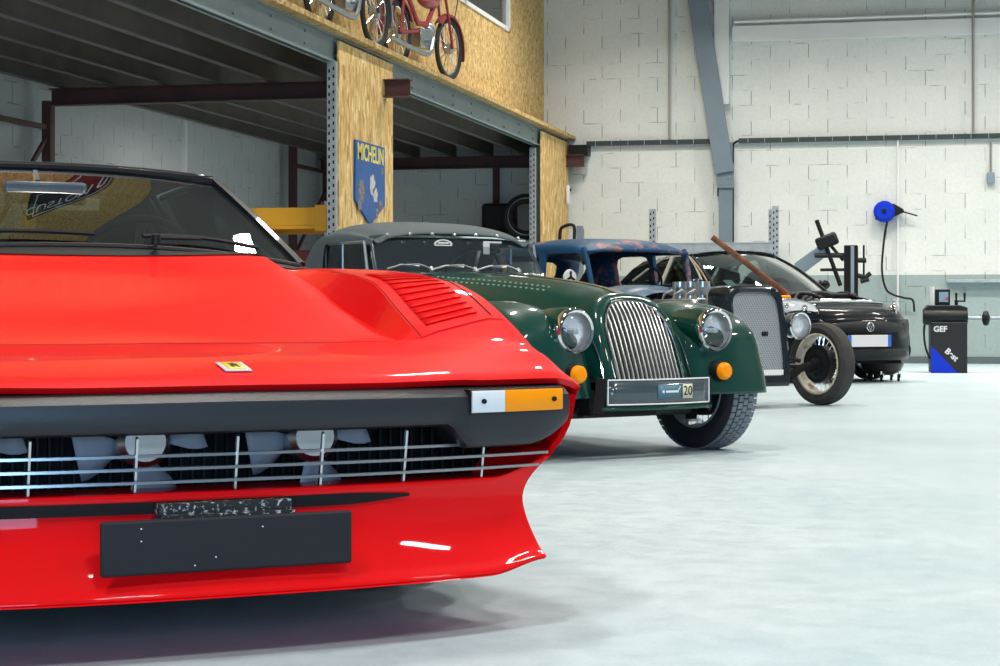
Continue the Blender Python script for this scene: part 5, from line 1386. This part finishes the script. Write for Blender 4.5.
# ------------------------------------------------------------------ mopeds on the mezzanine
def moped(loc, rz, label, m_frame, m_tank, m_fender):
    p = empty('moped', loc, R(rz), label, 'moped', 'old mopeds on the mezzanine edge'); p.scale = (.8,1.2,1.2)
    Rw = .27; wb_ = 1.05
    for y, nm in ((0,'rear_wheel'),(wb_,'front_wheel')):
        w_ = empty(nm, (0,y,Rw), parent=p)
        MB().torus((0,0,0),(1,0,0),Rw-.025,.028,40,8).build('tyre', M_rubber, w_)
        MB().torus((0,0,0),(1,0,0),Rw-.055,.010,36,6).build('rim', M_chrome, w_)
        m_ = MB()
        for k in range(28):
            a = 2*math.pi*k/28; b = a+(.3 if k%2 else -.3); m_.tube([((.02 if k%2 else -.02),math.cos(a)*.03,math.sin(a)*.03),(0,math.cos(b)*(Rw-.06),math.sin(b)*(Rw-.06))],.0025,4)
        q = m_.build('spokes', M_chrome, w_); q['kind'] = 'stuff'
        MB().cyl((-.045,0,0),(.045,0,0),.045,n=18).build('hub', M_alu, w_)
    def fend(y0, a0, a1, nm):
        r_ = []
        for k in range(15):
            a = R(a0+(a1-a0)*k/14)
            r_.append([(x, y0+math.cos(a)*(Rw+.03-d), Rw+math.sin(a)*(Rw+.03-d)) for x,d in ((-.05,.035),(-.045,.01),(0,0),(.045,.01),(.05,.035))])
        MB().grid(r_).build(nm, m_fender, p, solid=.003)
    fend(0, 25, 190, 'rear_fender'); fend(wb_, -15, 140, 'front_fender')
    m_ = MB()
    for sg in (1,-1): m_.tube([(sg*.06,wb_,Rw),(sg*.06,wb_-.10,.55),(sg*.05,wb_-.16,.72)],.016,8)
    m_.build('fork', m_frame, p)
    m_ = MB(); m_.tube([(0,wb_-.17,.70),(0,wb_-.28,.62),(0,.60,.42),(0,.42,.40),(0,.20,.62)],.026,8)
    for sg in (1,-1): m_.tube([(sg*.06,0,Rw),(sg*.04,.42,.34)],.014,8); m_.tube([(sg*.06,0,Rw),(sg*.06,.06,.56)],.018,8); m_.tube([(sg*.05,.10,.60),(sg*.05,-.22,.62)],.010,6)
    m_.tube([(0,.10,.60),(0,.35,.62),(0,.72,.62)],.022,8); m_.build('frame', m_frame, p)
    MB().ell((0,.62,.64),(.10,.20,.09),18,12).build('tank', m_tank, p)
    MB().ell((0,.18,.72),(.11,.20,.055),18,10).build('saddle', M_leather, p)
    m_ = MB(); m_.bb((-.07,.38,.20),(.07,.60,.36)); m_.lathe([(.045,-.09),(.07,-.09),(.07,-.07),(.045,-.07),(.045,-.05),(.07,-.05),(.07,-.03),(.045,-.03),(.045,-.01),(.07,-.01),(.07,.01),(.045,.01),(.045,.03),(.068,.03),(.068,.05),(.0,.06)],(0,.64,.36),(0,.5,.8),18); m_.build('engine', M_alu, p, bevel=.006)
    m_ = MB(); m_.tube(cat([(.08,.62,.30),(.10,.5,.16),(.10,.2,.16),(.10,-.25,.20)],4),.022,8); m_.build('exhaust', M_steel, p)
    m_ = MB(); m_.tube(cat([(-.30,wb_-.38,.92),(-.22,wb_-.26,.93),(0,wb_-.20,.88),(.22,wb_-.26,.93),(.30,wb_-.38,.92)],4),.011,8); m_.build('handlebar', M_chrome, p)
    MB().ell((0,wb_-.08,.80),(.075,.08,.075),16,10).build('headlamp', M_chrome, p)
    m_ = MB(); m_.tube(cat([(0,wb_-.2,.88),(.1,wb_-.02,.75),(.06,.7,.62)],5),.005,5); m_.tube(cat([(.2,wb_-.26,.92),(.12,wb_+.06,.86),(.05,wb_,.4)],5),.005,5); m_.build('cables', M_black, p)
    MB().tube([(-.05,.40,.30),(-.16,.36,.02)],.010,6).build('kickstand', M_chrome, p)
    MB().cyl((-.13,.47,.26),(.13,.47,.26),.014,n=8).build('pedal_axle', M_steel, p)
moped((-5.14,17.98,3.03), -9, 'red framed old moped on mezzanine edge, the right hand one', mat('red_moped_paint', (.28,.02,.025), .4), mat('red_tank', (.34,.03,.03), .3, coat=.6), mat('faded_red_fender', (.30,.05,.05), .5))
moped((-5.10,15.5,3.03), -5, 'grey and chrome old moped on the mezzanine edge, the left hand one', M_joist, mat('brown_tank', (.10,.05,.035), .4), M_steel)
# ------------------------------------------------------------------ light and camera
def area(name, loc, sx, sy, power, col=(1,.945,.86), rot=(0,0,0), spread=152):
    l = bpy.data.lights.new(name, 'AREA'); l.shape = 'RECTANGLE'; l.size = sx; l.size_y = sy; l.energy = power; l.color = col; l.spread = R(spread)
    o = bpy.data.objects.new(name, l); COL.objects.link(o); o.location = loc; o.rotation_euler = rot
    return o
for (x, y) in ((-2.4,1.0),(2.2,1.0),(-2.4,7),(2.2,7),(-2.4,13),(2.2,13),(-2.4,19),(2.2,19),(6.5,4),(6.5,12),(6.5,20)):
    area('hall_lamp', (x, y, 6.6), .3, 1.5, 160)
for x in (-3.2, 0, 3.4, 7): area('wall_fill_lamp', (x, 22.6, 5.9), 1.5, .3, 120, (1,.95,.88), (0,0,0), 128)  # unseen lamps added to brighten the back wall
for y in (5, 12.5, 19.5): area('under_deck_fill', (-6.8, y, 2.7), .12, 1.2, 24, (1,.95,.85), (0,0,0), 180)  # unseen fill, powered to brighten the deck underside and left wall
area('blue_fill_lamp', (1.6, -4.7, 1.7), 5.2, 2.8, 430, (.32,.62,1), (R(90),0,0), 170)  # added blue fill behind the camera, tints the shade under the red car
dr = empty('added_door'); dr['kind'] = 'structure'  # unseen door, made up as a backing for the blue fill
MB().bb((-1.1,-4.98,0),(4.3,-4.92,3.2)).build('door_panel', M_white, dr)
mb = MB(); mb.bb((-1.2,-4.98,0),(-1.1,-4.86,3.3)); mb.bb((4.3,-4.98,0),(4.4,-4.86,3.3)); mb.bb((-1.2,-4.98,3.2),(4.4,-4.86,3.3)); mb.build('door_frame', M_steel, dr)
wd = bpy.data.worlds.new('World'); SC.world = wd; wd.use_nodes = True
wd.node_tree.nodes['Background'].inputs[0].default_value = (.75,.85,1,1); wd.node_tree.nodes['Background'].inputs[1].default_value = .3
cd_ = bpy.data.cameras.new('camera'); cam = bpy.data.objects.new('camera', cd_); COL.objects.link(cam)
cam.location = (0, 0, .68); cam.rotation_euler = (R(90), 0, R(12.9))
cd_.sensor_width = 36; cd_.lens = 36*1.944; cd_.shift_y = -.022; cd_.clip_start = .05; cd_.clip_end = 100
SC.camera = cam
vs_ = SC.view_settings; vs_.view_transform = 'Standard'; vs_.look = 'None'; vs_.gamma = 1; vs_.use_curve_mapping = False; vs_.exposure = .12
SC.cycles.max_bounces = 8; SC.cycles.transparent_max_bounces = 16; SC.cycles.use_denoising = True
